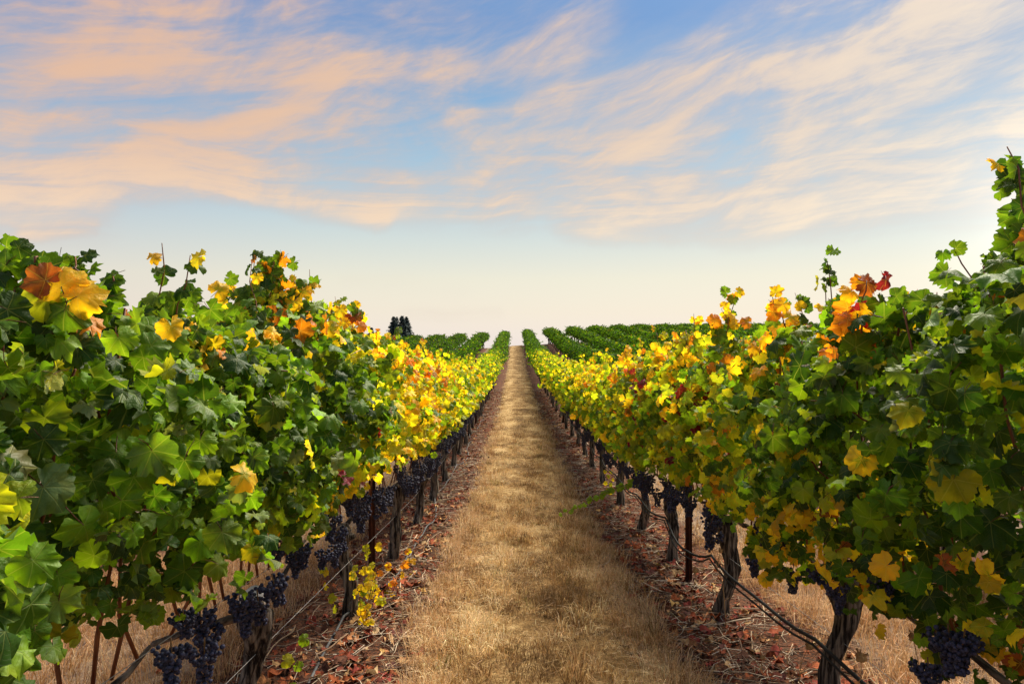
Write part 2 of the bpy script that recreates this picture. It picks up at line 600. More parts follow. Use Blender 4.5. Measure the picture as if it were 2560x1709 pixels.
def ground_mat():
    m, N = mat("vineyard_soil")
    co = N.node('ShaderNodeNewGeometry').outputs['Position']
    s = N.node('ShaderNodeSeparateXYZ')
    N.l.new(co, s.inputs[0])
    u = N.math('DIVIDE', N.math('SUBTRACT', s.outputs[0], ROW_L), ROW_GAP)
    dr = N.math('MULTIPLY', N.math('PINGPONG', u, 0.5), ROW_GAP)      # distance to the nearest row
    big = N.noise(co, 1.3, 5, 0.6)[0]
    mid = N.noise(co, 9, 5, 0.65)[0]
    fine = N.noise(co, 55, 5, 0.7)[0]
    edge = N.math('ADD', dr, N.math('MULTIPLY', N.math('SUBTRACT', big, 0.5), 0.5))
    soil = N.mix(N.smooth(mid, 0.35, 0.68), (.035, .019, .013), (.12, .062, .040))
    litter = N.mix(N.smooth(fine, 0.44, 0.6), soil, (.20, .075, .035))
    litter = N.mix(N.smooth(fine, 0.62, 0.72), litter, (.34, .24, .15))
    alley = N.mix(N.smooth(mid, 0.3, 0.7), (.14, .095, .08), (.36, .25, .16))
    alley = N.mix(N.smooth(fine, 0.5, 0.7, 0, 0.7), alley, (.46, .33, .2))
    c = N.mix(N.smooth(edge, 0.55, 0.75), litter, alley)
    hgt = N.math('ADD', N.math('MULTIPLY', mid, 0.6), fine)
    finish(N, principled(N, c, 0.95, 0.1, bump(N, hgt, 0.8, 0.03)))
    return m


def path_mat():
    m, N = mat("mown_dry_grass_mat")
    co = N.node('ShaderNodeNewGeometry').outputs['Position']
    mp = N.node('ShaderNodeMapping')
    N.l.new(co, mp.inputs[0])
    mp.inputs['Scale'].default_value = (1, .55, 1)
    big = N.noise(mp.outputs[0], 1.6, 5, 0.62)[0]
    mid = N.noise(co, 11, 5, 0.65)[0]
    fine = N.noise(co, 70, 5, 0.7)[0]
    s = N.node('ShaderNodeSeparateXYZ')
    N.l.new(co, s.inputs[0])
    dark_band = N.math('MULTIPLY', N.smooth(s.outputs[0], -0.25, 0.1), N.smooth(s.outputs[0], 0.95, 0.55))  # darker band along the middle and right of the path
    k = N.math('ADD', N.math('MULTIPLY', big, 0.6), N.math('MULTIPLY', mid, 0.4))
    k = N.math('SUBTRACT', k, N.math('MULTIPLY', dark_band, 0.035))
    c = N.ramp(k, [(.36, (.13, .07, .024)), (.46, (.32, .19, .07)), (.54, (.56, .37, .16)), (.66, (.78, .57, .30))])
    c = N.mix(N.smooth(fine, 0.54, 0.34, 0, 0.85), c, (.075, .04, .015))
    c = N.mix(N.smooth(fine, 0.58, 0.72, 0, 0.6), c, (.7, .54, .32))
    finish(N, principled(N, c, 0.95, 0.1, bump(N, N.math('ADD', mid, fine), 0.9, 0.03)))
    return m


# ------------------------------------------------------------------ ground sheets
def grid_sheet(name, xs, ys, m, lift=0.0, rough=0.0):
    Xg, Yg = np.meshgrid(xs, ys)
    Zg = ground(Xg, Yg) + lift
    if rough:
        Zg = Zg + rough * (np.sin(Xg * 9.1 + Yg * 3.3) * np.sin(Yg * 5.7 - Xg * 2.1) + 0.6 * np.sin(Xg * 23 + 1.7) * np.sin(Yg * 17)) * (np.abs(Yg) < 40)
    V = np.stack([Xg, Yg, Zg], -1).reshape(-1, 3)
    nx, ny = len(xs), len(ys)
    i = np.arange(ny - 1)[:, None] * nx + np.arange(nx - 1)[None]
    Q = np.stack([i, i + 1, i + nx + 1, i + nx], -1).reshape(-1, 4)
    me = tri_mesh(name, V, Q, [m])
    return link(name, me, kind='structure')


xs = np.concatenate([-np.geomspace(30, 4000, 24)[::-1], np.linspace(-29, -6.2, 30), np.linspace(-6, 6, 81), np.linspace(6.2, 45, 44), np.geomspace(46, 4000, 22)])
ys = np.concatenate([np.linspace(-30, -3, 20), np.linspace(-2.8, 20, 160), np.linspace(20.3, 110, 150), np.geomspace(112, 5500, 50)])
grid_sheet("ground", xs, ys, ground_mat(), 0.0, 0.012)


def path_sheet():
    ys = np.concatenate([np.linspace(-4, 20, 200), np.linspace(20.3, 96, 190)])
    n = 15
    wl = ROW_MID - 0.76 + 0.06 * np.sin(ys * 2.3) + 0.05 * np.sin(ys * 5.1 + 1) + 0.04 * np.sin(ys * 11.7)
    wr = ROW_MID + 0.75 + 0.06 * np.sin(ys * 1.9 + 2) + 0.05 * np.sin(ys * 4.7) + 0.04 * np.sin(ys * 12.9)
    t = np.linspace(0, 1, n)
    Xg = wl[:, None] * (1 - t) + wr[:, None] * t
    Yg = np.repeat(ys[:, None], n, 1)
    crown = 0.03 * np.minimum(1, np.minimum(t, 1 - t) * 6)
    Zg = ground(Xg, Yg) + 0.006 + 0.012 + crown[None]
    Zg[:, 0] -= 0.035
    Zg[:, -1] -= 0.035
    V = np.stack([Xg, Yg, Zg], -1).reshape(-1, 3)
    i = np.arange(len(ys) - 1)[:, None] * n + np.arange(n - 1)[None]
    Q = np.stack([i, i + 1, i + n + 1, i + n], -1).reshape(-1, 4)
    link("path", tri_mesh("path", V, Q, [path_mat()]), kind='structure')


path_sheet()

# ------------------------------------------------------------------ colours of the leaves
PAL = dict(
    dark=(.045, .100, .011), mid=(.100, .200, .014), bright=(.200, .345, .018), lime=(.46, .50, .025), pale=(.22, .30, .10),
    yellow=(.84, .67, .03), gold=(.84, .54, .025), orange=(.72, .26, .018), rust=(.34, .10, .025), crimson=(.24, .014, .035))
PK = list(PAL)
PV = np.array([PAL[k] for k in PK])


def mixw(**kw):
    w = np.zeros(len(PK))
    for k, v in kw.items():
        w[PK.index(k)] = v
    return w / w.sum()


def zone_weights(side, Y, h):
    """share of each leaf colour at distance Y along the row, h = 0 at the fruit, 1 at the top"""
    if side < 0:
        if Y < 3.1:
            w = mixw(dark=.22, mid=.42, bright=.24, pale=.08, lime=.04, yellow=.006, gold=.003)
            if h > .85: w = mixw(dark=.28, mid=.42, bright=.18, gold=.06, orange=.05, rust=.02)
            if h < .2: w = mixw(dark=.26, mid=.42, bright=.20, pale=.06, lime=.05, yellow=.02, gold=.012)
        elif Y < 4.3:
            w = mixw(dark=.18, mid=.36, bright=.28, pale=.05, lime=.08, yellow=.07, gold=.03, crimson=.01)
            if h > .8: w = mixw(dark=.14, mid=.30, bright=.22, gold=.12, orange=.07)
            if h < .25: w = mixw(dark=.1, mid=.28, bright=.22, lime=.14, yellow=.18, gold=.08, crimson=.02)
        elif Y < 8.5:
            w = mixw(mid=.06, bright=.16, lime=.26, yellow=.44, gold=.05, orange=.015, crimson=.008)
            if h > .75: w = mixw(mid=.10, bright=.14, lime=.14, yellow=.30, gold=.18, orange=.13)
        elif Y < 16:
            w = mixw(mid=.07, bright=.34, lime=.44, yellow=.14, gold=.01)
            if h > .7: w = mixw(bright=.22, lime=.46, yellow=.24, gold=.05, orange=.03)
        elif Y < 36:
            w = mixw(mid=.10, bright=.40, lime=.38, yellow=.10, gold=.02)
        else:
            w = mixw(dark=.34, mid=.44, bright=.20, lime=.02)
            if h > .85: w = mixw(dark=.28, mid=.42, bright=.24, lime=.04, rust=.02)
    else:
        if Y < 3.3:
            w = mixw(dark=.26, mid=.38, bright=.26, pale=.03, lime=.06, yellow=.01)
            if h < .35: w = mixw(dark=.36, mid=.20, bright=.06, lime=.06, yellow=.14, gold=.16, rust=.02)
            if h > .85: w = mixw(dark=.26, mid=.44, bright=.24, gold=.015, orange=.04)
        elif Y < 4.7:
            w = mixw(dark=.04, mid=.16, bright=.38, lime=.32, yellow=.09, gold=.02)
            if h < .4: w = mixw(dark=.06, mid=.18, bright=.30, lime=.24, yellow=.14, gold=.08)
            if h > .8: w = mixw(dark=.08, mid=.24, bright=.24, lime=.12, gold=.18, orange=.14)
        elif Y < 8.2:
            w = mixw(dark=.02, mid=.14, bright=.44, lime=.34, gold=.025, orange=.015, crimson=.03)
            if .45 < h < .8: w = mixw(mid=.14, bright=.36, lime=.26, gold=.05, orange=.06, crimson=.12)
            if h >= .8: w = mixw(mid=.14, bright=.24, lime=.22, yellow=.14, gold=.13, orange=.11, crimson=.03)
        elif Y < 14:
            w = mixw(mid=.16, bright=.42, lime=.28, yellow=.10, gold=.03, crimson=.01)
            if h > .7: w = mixw(bright=.22, lime=.36, yellow=.26, gold=.10, orange=.06)
        elif Y < 36:
            w = mixw(mid=.14, bright=.42, lime=.32, yellow=.11, gold=.01)
            if h > .75: w = mixw(bright=.34, lime=.46, yellow=.18, gold=.02)
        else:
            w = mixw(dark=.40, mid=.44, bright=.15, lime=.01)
    return w


def patchy(Y, z):
    return sin(Y * 2.3 + 1.1) * sin(z * 4.1 + Y) + .6 * sin(Y * 5.3 - z * 3.7)


def leaf_colour(side, Y, h, k=1):
    w = zone_weights(side, Y + (rng.normal(0, 5.5) if Y > 22 else rng.normal(0, .35)), h).copy()
    # autumn leaves stand together in patches
    p = patchy(Y + (20 if side > 0 else 0), h * 1.2)
    warm = np.array([k_ in ('yellow', 'gold', 'orange', 'rust', 'crimson') for k_ in PK])
    w = np.where(warm, w * exp(0.7 * p), w)
    w /= w.sum()
    i = rng.choice(len(PK), p=w)
    c = PV[i]
    return c * rng.uniform(.72, 1.25) * (1 + rng.uniform(-.14, .14, 3))


# ------------------------------------------------------------------ leaf shapes
def leaf_mesh(seed, curl):
    r = np.random.default_rng(seed)
    lob = r.uniform(.7, 1.15)
    A = np.radians([0, 25, 50, 78, 105, 137, 166])
    Rr = np.array([1.0, .90 - .24 * (lob - .7), .95, .86 - .24 * (lob - .7), .86, .72, .50])
    right = [(a, q) for a, q in zip(A, Rr)]
    ring = [(-a, q) for a, q in right[:0:-1]] + right                       # 13 directions
    out = []
    for i, (a, q) in enumerate(ring):
        out.append((a, q * r.uniform(.93, 1.06)))
        if i < len(ring) - 1:
            a2, q2 = ring[i + 1]
            big = max(q, q2) * (.93 if abs(a) < 2.2 and abs(a2) < 2.2 else .86)
            for f in (.33, .67):
                out.append((a * (1 - f) + a2 * f + r.uniform(-.03, .03), (.55 * (q * (1 - f) + q2 * f) + .45 * big) * r.uniform(.84, 1.12)))
    P = [(0, 0)] + [(sin(a) * q * .5, cos(a) * q * .5) for a, q in ring] + [(sin(a) * q, cos(a) * q) for a, q in out]
    P = np.array(P)
    rad = np.hypot(P[:, 0], P[:, 1])
    ang = np.arctan2(P[:, 0], P[:, 1])
    z = (-curl * rad ** 2 * .55 + .22 * r.uniform(-.4, 1.2) * np.abs(P[:, 0]) * rad
         + .15 * rad * np.sin(ang * 5 + r.uniform(0, 6)) + .09 * rad * np.sin(ang * 2 + r.uniform(0, 6)) + .09 * rad * np.sin(ang * 11 + r.uniform(0, 6)) + .075 * r.normal(size=len(P)) * (rad > .4))
    V = np.column_stack([P, z]) * 0.62
    V[:, 1] += 0.0
    n = len(ring)
    T = []
    for i in range(n - 1):
        a, b = 1 + i, 2 + i
        o = 1 + n + 3 * i
        T += [(0, b, a), (a, o + 1, o), (a, o + 2, o + 1), (a, b, o + 2), (b, o + 3, o + 2)]
    mi = [0] * len(T)
    # leaf stalk
    nv = len(V)
    L = r.uniform(.35, .55)
    st = np.array([(0, 0, -.004), (0.02, -L * .5, -.06), (.05 * r.uniform(-1, 1), -L, -.22)])
    w = .013
    SV, ST = [], []
    for p in st:
        for q in range(3):
            t = q * 2 * pi / 3
            SV.append(p + np.array([cos(t) * w, 0, sin(t) * w]))
    for i in range(2):
        for q in range(3):
            k = (q + 1) % 3
            a, b, c, d = nv + i * 3 + q, nv + i * 3 + k, nv + i * 3 + 3 + k, nv + i * 3 + 3 + q
            ST += [(a, b, c), (a, c, d)]
    uv = np.vstack([P, np.zeros((9, 2))])
    return tri_mesh("leaf", np.vstack([V, SV]), T + ST, [M_LEAF, M_STALK], mi + [1] * len(ST), None, uv)


LEAVES = [leaf_mesh(100 + i, c) for i, c in enumerate([.2, .35, .5, .6, .75, .9, .4, .7, .3, 1.1, 1.4, .8, .55, .15, 1.25, .45])]

# low leaf for masses: 8 outline points round a centre
_la = np.radians([0, 24, 52, 78, 108, 140, 166, 194, 220, 252, 282, 308, 336])
_lr = np.array([1.0, .78, .92, .72, .82, .62, .42, .42, .62, .82, .72, .92, .78])
LOW_V = np.vstack([[0, 0, 0], np.column_stack([np.sin(_la) * _lr, np.cos(_la) * _lr, -.28 * _lr ** 2 + .1 * np.sin(_la * 3)])]) * .62
LOW_T = np.array([(0, 1 + (i + 1) % 13, 1 + i) for i in range(13)])
# lowest leaf for the hill: a bent four-sided blade
TINY_V = np.array([(0, -.35, -.02), (.52, .12, -.14), (0, .62, -.12), (-.52, .12, -.14), (0, .1, .05)]) * .95
TINY_T = np.array([(4, 0, 1), (4, 1, 2), (4, 2, 3), (4, 3, 0)])


def frames(n_vec, tip):
    """rotation matrices whose Z is the leaf's face and whose Y is its tip"""
    n_vec = n_vec / (np.linalg.norm(n_vec, axis=1, keepdims=True) + 1e-9)
    tip = tip - (tip * n_vec).sum(1, keepdims=True) * n_vec
    tip = tip / (np.linalg.norm(tip, axis=1, keepdims=True) + 1e-9)
    x = np.cross(tip, n_vec)
    return np.stack([x, tip, n_vec], -1)


def scatter_mesh(name, P, R, S, C, tV, tT, m):
    n = len(P)
    V = np.einsum('nij,vj->nvi', R, tV) * S[:, None, None] + P[:, None]
    T = tT[None] + (np.arange(n) * len(tV))[:, None, None]
    c = np.repeat(C, len(tV), 0)
    return tri_mesh(name, V.reshape(-1, 3), T.reshape(-1, tT.shape[1]), [m], None, c)


def blade_of(me):
    """vertices, triangles and vein coordinates of a leaf without its stalk"""
    V = np.array([v.co[:] for v in me.vertices])
    T = np.array([p.vertices[:] for p in me.polygons if p.material_index == 0])
    nv = T.max() + 1
    uvl = me.uv_layers[0].data
    uv = np.zeros((nv, 2))
    for p in me.polygons:
        if p.material_index == 0:
            for li, vi in zip(p.loop_indices, p.vertices):
                uv[vi] = uvl[li].uv
    return V[:nv], T, uv


BLADES = [blade_of(m_) for m_ in LEAVES]


def scatter_blades(name, P, R, S, C):
    k = np.arange(len(P)) % len(BLADES)
    Vs, Ts, Cs, Us, off = [], [], [], [], 0
    for j, (bV, bT, bU) in enumerate(BLADES):
        m_ = k == j
        n = int(m_.sum())
        V = np.einsum('nij,vj->nvi', R[m_], bV) * S[m_][:, None, None] + P[m_][:, None]
        Vs.append(V.reshape(-1, 3))
        Ts.append((bT[None] + (np.arange(n) * len(bV))[:, None, None]).reshape(-1, 3) + off)
        Cs.append(np.repeat(C[m_], len(bV), 0))
        Us.append(np.tile(bU, (n, 1)))
        off += n * len(bV)
    return tri_mesh(name, np.vstack(Vs), np.vstack(Ts), [M_FOLN], None, np.vstack(Cs), np.vstack(Us))


# ------------------------------------------------------------------ vine pieces
def trunk_mesh(seed, height, r0, sides=14, rings=18, wound=False):
    r = np.random.default_rng(seed)
    t = np.linspace(0, 1, rings)
    lean = r.uniform(-.05, .05, 2)
    ph = r.uniform(0, 6, 4)
    px = lean[0] * t + .022 * np.sin(t * 5 + ph[0]) + .012 * np.sin(t * 11 + ph[1])
    py = lean[1] * t + .022 * np.sin(t * 4 + ph[2]) + .012 * np.sin(t * 10 + ph[3])
    P = np.column_stack([px - px[0], py - py[0], t * (height + .06) - .06])
    rad = r0 * (1.25 - .35 * np.minimum(1, t * 3) + .10 * np.sin(t * 9 + ph[1]) + .48 * np.exp(-((t - .9) / .12) ** 2))
    rad[-1] *= .55
    th = np.arange(sides) * 2 * pi / sides
    wob = 1 + .16 * np.sin(th[None] * 3 + t[:, None] * 3 + ph[0]) + .10 * np.sin(th[None] * 5 - t[:, None] * 6 + ph[1]) + .09 * r.normal(size=(rings, sides)) + .07 * r.normal(size=(1, sides))
    b = MB()
    b.tube(P, rad, sides, 0, wob=wob)
    # knobs where old spurs were cut
    for k in range(3):
        a = r.uniform(0, 2 * pi)
        zz = height * r.uniform(.8, .97)
        q = np.array([np.interp(zz, P[:, 2], P[:, 0]), np.interp(zz, P[:, 2], P[:, 1]), zz])
        dr = np.array([cos(a), sin(a), r.uniform(.2, .8)])
        b.tube([q, q + dr * r0 * 1.3, q + dr * r0 * 1.9], [r0 * .75, r0 * .6, r0 * .35], 7, 0)
    return b.mesh("trunk", [M_BARK]), P[-1]


def cane_mesh(P, r0, r1, m=M_CANE, sides=5):
    b = MB()
    P = np.asarray(P)
    R = np.linspace(r0, r1, len(P))
    R = R * (1 + .22 * (np.arange(len(P)) % 2))       # swollen joints
    b.tube(P, R, sides, 0)
    return b.mesh("cane", [m])


def wander(p0, p1, n, amp, r, sag=0):
    t = np.linspace(0, 1, n)
    P = np.outer(1 - t, p0) + np.outer(t, p1)
    P[1:-1] += r.normal(size=(n - 2, 3)) * amp
    P[:, 2] -= sag * 4 * t * (1 - t)
    return P


# grapes
def icosphere(sub):
    import bmesh
    bm = bmesh.new()
    bmesh.ops.create_icosphere(bm, subdivisions=sub, radius=1)
    V = np.array([v.co[:] for v in bm.verts])
    T = np.array([[v.index for v in f.verts] for f in bm.faces])
    bm.free()
    return V, T


ICO1, ICO2 = icosphere(1), icosphere(2)
GRAPE_ME = tri_mesh("grape", ICO2[0], ICO2[1], [M_GRAPE])


def bunch_layout(seed, n=82):
    r = np.random.default_rng(seed)
    L = r.uniform(.11, .16)
    pts = []
    tries = 0
    while len(pts) < n and tries < 6000:
        tries += 1
        t = r.uniform(0, 1) ** .8
        wd = .047 * (1.15 - .75 * t) * (1.0 + .25 * sin(t * 7))
        a = r.uniform(0, 2 * pi)
        q = wd * sqrt(r.uniform(.3, 1))
        p = np.array([cos(a) * q, sin(a) * q, -.025 - t * L])
        if all(np.linalg.norm(p - o) > .0118 for o in pts):
            pts.append(p)
    return np.array(pts), L


BUNCH = [bunch_layout(300 + i) for i in range(8)]
STEM_ME, BERRY_ME = [], []
for pts, L in BUNCH:
    b = MB()
    b.tube([(0, 0, -.004), (0, 0, -.02), (.003, 0, -L * .5), (0, .002, -L)], [.0028, .0026, .002, .001], 5, 0)
    STEM_ME.append(b.mesh("grape_bunch", [M_STALK]))
    BERRY_ME.append(scatter_mesh("berries", pts, np.repeat(np.eye(3)[None], len(pts), 0), rng.uniform(.0082, .0102, len(pts)),
                                 np.ones((len(pts), 3)), ICO1[0], ICO1[1], M_GRAPE))


def hang_bunch(root, p, seed, singly):
    k = seed % 8
    tilt = Quaternion((cos(seed * 1.7), sin(seed * 1.7), 0), random.uniform(-.45, .45)) @ Quaternion((0, 0, 1), random.uniform(0, 6.28))
    s = random.uniform(.72, 1.02) if singly else random.uniform(1.0, 1.3)
    o = link("grape_bunch", STEM_ME[k], root, mat4=Matrix.LocRotScale(Vector(p), tilt, (s, s, s)))
    if singly:
        for q in BUNCH[k][0]:
            g = random.uniform(.0080, .0102)
            link("grape", GRAPE_ME, o, mat4=Matrix.LocRotScale(Vector(q), None, (g, g, g)))
    else:
        link("berries", BERRY_ME[k], o, kind='stuff')
    return o


# ------------------------------------------------------------------ canopy of one vine
def canopy_top(side, Y):
    """height of the leaf wall above the ground"""
    if side < 0:
        return float(np.interp(Y, [0, 1.2, 1.7, 2.6, 3.1, 3.5, 3.9, 4.7, 5.6, 7, 10, 20, 90],
                               [1.82, 1.82, 1.84, 1.86, 1.98, 2.10, 1.96, 2.10, 2.02, 2.05, 2.05, 1.9, 1.95]))
    return float(np.interp(Y, [0, 1.6, 2.1, 2.6, 3.1, 3.8, 5, 6.5, 8, 12, 20, 90],
                           [2.15, 2.10, 1.98, 1.90, 1.95, 1.98, 2.0, 2.02, 2.0, 1.98, 1.9, 1.98]))


def canopy_points(side, Y0, n, span=1.72, thick=.34, face=True):
    """leaf positions about one vine, local to its base; the wall leans out towards the alley"""
    y = rng.uniform(-span / 2, span / 2, n)
    g = ground(0.0, Y0 + y) - gz(0.0, Y0)
    top = np.array([canopy_top(side, max(0, Y0 + q)) for q in y])
    h = rng.uniform(0, 1, n) ** .82
    z0 = ((1.01 if Y0 > 4 else .97) if side < 0 else (.76 if Y0 < 4 else .86)) + .07 * np.sin(Y0 * 1.3 + y * 3.1)
    z = z0 + h * (top - z0) + g
    bulge = thick * (.55 + .62 * np.sin(np.clip(h, 0, 1) * pi) ** .7) * (1 + .28 * np.sin(y * 6.3 + z * 5 + Y0 * 3) + .18 * np.sin(y * 13 - z * 9))
    return y, z, h, bulge


def clip_low(z, h, y, Y0):
    return z


leaf_count = 0


def add_leaf(root, p, nrm, tip, size, color):
    global leaf_count
    R = frames(np.array([nrm], float), np.array([tip], float))[0]
    M = Matrix([[R[0][0] * size, R[0][1] * size, R[0][2] * size, p[0]],
                [R[1][0] * size, R[1][1] * size, R[1][2] * size, p[1]],
                [R[2][0] * size, R[2][1] * size, R[2][2] * size, p[2]], [0, 0, 0, 1]])
    leaf_count += 1
    return link("leaf", LEAVES[leaf_count * 7 % len(LEAVES)], root, mat4=M, color=color)


def near_vine(side, Xr, Y0, idx, label, group, extra=None):
    base = Vector((Xr, Y0, gz(Xr, Y0)))
    root = thing("grape_vine", label, "vine", base, group)
    r = np.random.default_rng(int(900 + idx * 13 + (side > 0) * 500))
    out = -side                                   # the alley lies on this side
    hgt = .70 + r.uniform(-.05, .05)
    tm, head = trunk_mesh(int(40 + idx * 7 + (side > 0) * 3), hgt, .049 if Y0 < 4 else .050, 14 if Y0 < 9 else 9, 18 if Y0 < 9 else 10)
    link("trunk", tm, root)
    slope = (gz(Xr, Y0 + .8) - gz(Xr, Y0 - .8)) / 1.6
    head = np.array(head)
    # arms laid along the wire
    for s in (-1, 1):
        P = wander(head + (0, 0, -.03), np.array([0, s * .82, .78 + slope * s * .82]), 7, .012, r)
        b = MB()
        b.tube(P, np.linspace(.02, .009, 7) * (1 + .2 * r.normal(size=7) * .5), 6)
        link("arm", b.mesh("arm", [M_OLDARM]), root)
    # upright canes
    nc = 13 if Y0 < 6 else 9
    for i in range(nc):
        y = -.8 + 1.6 * (i + r.uniform(.2, .8)) / nc
        z0 = .76 + slope * y
        top = canopy_top(side, max(0, Y0 + y)) + slope * y - r.uniform(.0, .18)
        P = wander(np.array([0, y, z0]), np.array([r.uniform(-.2, .2) + .05 * out, y + r.uniform(-.25, .25), top]), 7, .018, r)
        link("cane", cane_mesh(P, .0062, .003), root)
    # side shoots that reach out of the wall
    tops = []
    for i in range(4 if Y0 < 7 else 2):
        y = r.uniform(-.75, .75)
        z = r.uniform(1.05, 1.75)
        p0 = np.array([out * .12, y, z])
        p1 = p0 + np.array([out * (r.uniform(.16, .28) if Y0 > 2.2 else .10), r.uniform(-.3, .25), r.uniform(-.02, .22)])
        for q in range(7):
            t = r.uniform(.45, 1)
            tops.append((p0 * (1 - t) + p1 * t + r.normal(0, .03 if Y0 > 2.2 else .015, 3), (out * .6, r.normal(-.4, .4), r.normal(.4, .5)), (r.normal(), r.normal(0, .4), r.normal(-.4, .6)), r.uniform(.06, .10), leaf_colour(side, Y0 + y, (z - .9) / 1.1)))
        P = wander(p0, p1, 5, .012, r, sag=-.03)
        link("cane", cane_mesh(P, .0042, .002), root)
    # 300 leaves one by one: most on the alley face, some along the top and beneath
    n = 300 - (len(extra) if extra else 0)
    y, z, h, bg = canopy_points(side, Y0, n)
    depth = r.uniform(0, 1, n) ** .4             # 1 = outermost
    x = out * bg * (.30 + .70 * depth) + r.normal(0, .03, n)
    if Y0 < 2.2:
        x = np.clip(x, -.42, .42)
    top = h > .88
    x = np.where(top, r.uniform(-1, 1, n) * bg * .9, x)
    nrm = np.column_stack([out * r.uniform(.35, 1.1, n), r.normal(-.22, .75, n), r.normal(.38, .6, n)])
    nrm[top] = np.column_stack([r.normal(0, .6, top.sum()), r.normal(-.2, .6, top.sum()), r.uniform(.3, 1, top.sum())])
    flip = r.uniform(0, 1, n) < .16
    nrm[flip] *= (-1, 1, 1)
    tip = np.column_stack([r.normal(0, .35, n) + .3 * out, r.normal(0, .5, n), -np.abs(r.normal(.8, .4, n))])
    tip[top] = r.normal(0, 1, (top.sum(), 3))
    size = np.clip(r.normal(.074 if Y0 < 2.2 else .088, .022, n), .04, .125 if Y0 < 4 else .14)
    size[h < .2] *= .8
    for i in range(n):
        c = leaf_colour(side, Y0 + y[i], h[i])
        add_leaf(root, (x[i], y[i], z[i]), nrm[i], tip[i], size[i], c)
    for e in (extra or []):
        add_leaf(root, *e)
    # young shoots that stand ragged above the wall, each with its own small leaves
    for i in range(0 if Y0 < 1.5 and side < 0 else (7 if Y0 < 9 else 4)):
        yy = r.uniform(-.8, .8)
        z0 = canopy_top(side, max(0, Y0 + yy)) - .12 + slope * yy
        L = r.uniform(.10, .30)
        p0 = np.array([r.uniform(-.2, .2), yy, z0])
        p1 = p0 + np.array([r.uniform(-.1, .1), r.uniform(-.12, .12), L + .08])
        link("cane", cane_mesh(wander(p0, p1, 5, .01, r), .0034, .0015), root)
        for q in range(int(5 + L * 20)):
            t = r.uniform(.2, .97)
            tops.append((p0 * (1 - t) + p1 * t + r.normal(0, .02, 3), (r.normal(0, .6), -.7, r.normal(.2, .5)), (r.normal(), r.normal(0, .4), r.normal(-.2, .6)), r.uniform(.05, .09) * (1.15 - .4 * t), leaf_colour(side, Y0 + yy, 1.0)))
    # all the leaves between and behind them
    n = (2000 if Y0 < 4 else 1550) if side < 0 else (1550 if Y0 < 4 else 1200)
    y, z, h, bg = canopy_points(side, Y0, n)
    dep = r.uniform(-.9, 1, n)
    x = -out * bg * dep + r.normal(0, .02, n)
    nrm = np.column_stack([np.where(x * out > 0, out, -out) * r.uniform(.1, 1, n), r.normal(-.1, .75, n), r.normal(.35, .6, n)])
    tip = np.column_stack([r.normal(0, .5, n), r.normal(0, .5, n), -np.abs(r.normal(.8, .4, n))])
    C = np.array([leaf_colour(side, Y0 + y[i], h[i]) for i in range(n)])
    S = np.clip(r.normal(.068 if Y0 < 2.2 else .079, .020, n), .035, .115)
    P = np.column_stack([x, y, z])
    if tops:
        P = np.vstack([P, [q[0] for q in tops]])
        nrm = np.vstack([nrm, [q[1] for q in tops]])
        tip = np.vstack([tip, [q[2] for q in tops]])
        S = np.concatenate([S, [q[3] for q in tops]])
        C = np.vstack([C, [q[4] for q in tops]])
    if Y0 < 8.5:
        me = scatter_blades("foliage", P, frames(nrm, tip), S, C)
    else:
        me = scatter_mesh("foliage", P, frames(nrm, tip), S * 1.08, C, LOW_V, LOW_T, M_FOLI)
    link("foliage", me, root, kind='stuff')
    # bunches under the leaf wall
    nb = (15 if Y0 < 4 else 9) if side < 0 else (11 if Y0 < 4 else 7)
    for i in range(nb):
        y = -.80 + 1.6 * (i + r.uniform(.1, .9)) / nb
        if abs(y) < .10 and Y0 < 9:
            y += .16 * (1 if y > 0 else -1)
        zz = (.86 if Y0 < 4 else (.90 if side < 0 else .80)) + slope * y + r.uniform(-.13, .12)
        hang_bunch(root, (out * r.uniform(.04, .24), y, zz), int(idx * 31 + i * 5 + (side > 0)), Y0 < 3.6)
    return root


# special shoots above the wall: tip pixel, root pixel, distance, leaf count, colours, leaf size
def special(px0, py0, px1, py1, Y, n, cols, size, jit=.05):
    """a tall shoot: returns cane points and leaves in world space"""
    a, b = at(px0, py0, Y), at(px1, py1, Y)
    r = np.random.default_rng(int(px0 * 3 + py0))
    P = wander(np.array(b), np.array(a), 7, .008, r)
    L = []
    n = int(n * 1.7)
    size = size * .72
    for i in range(n):
        t = (i + .5) / n
        p = np.array(b) * (1 - t) + np.array(a) * t + r.normal(0, jit * (1.1 - .6 * t), 3)
        nr = np.array([r.normal(0, .5), -1 + r.normal(0, .4), r.normal(.2, .5)])
        tp = np.array([r.choice([-1, 1]) * r.uniform(.3, 1), r.normal(0, .3), r.normal(-.2, .6)])
        c = np.array(PAL[cols[i % len(cols)]]) * r.uniform(.75, 1.15)
        L.append((p, nr, tp, size * (1.1 - .5 * t) * r.uniform(.85, 1.15), c))
    return P, L


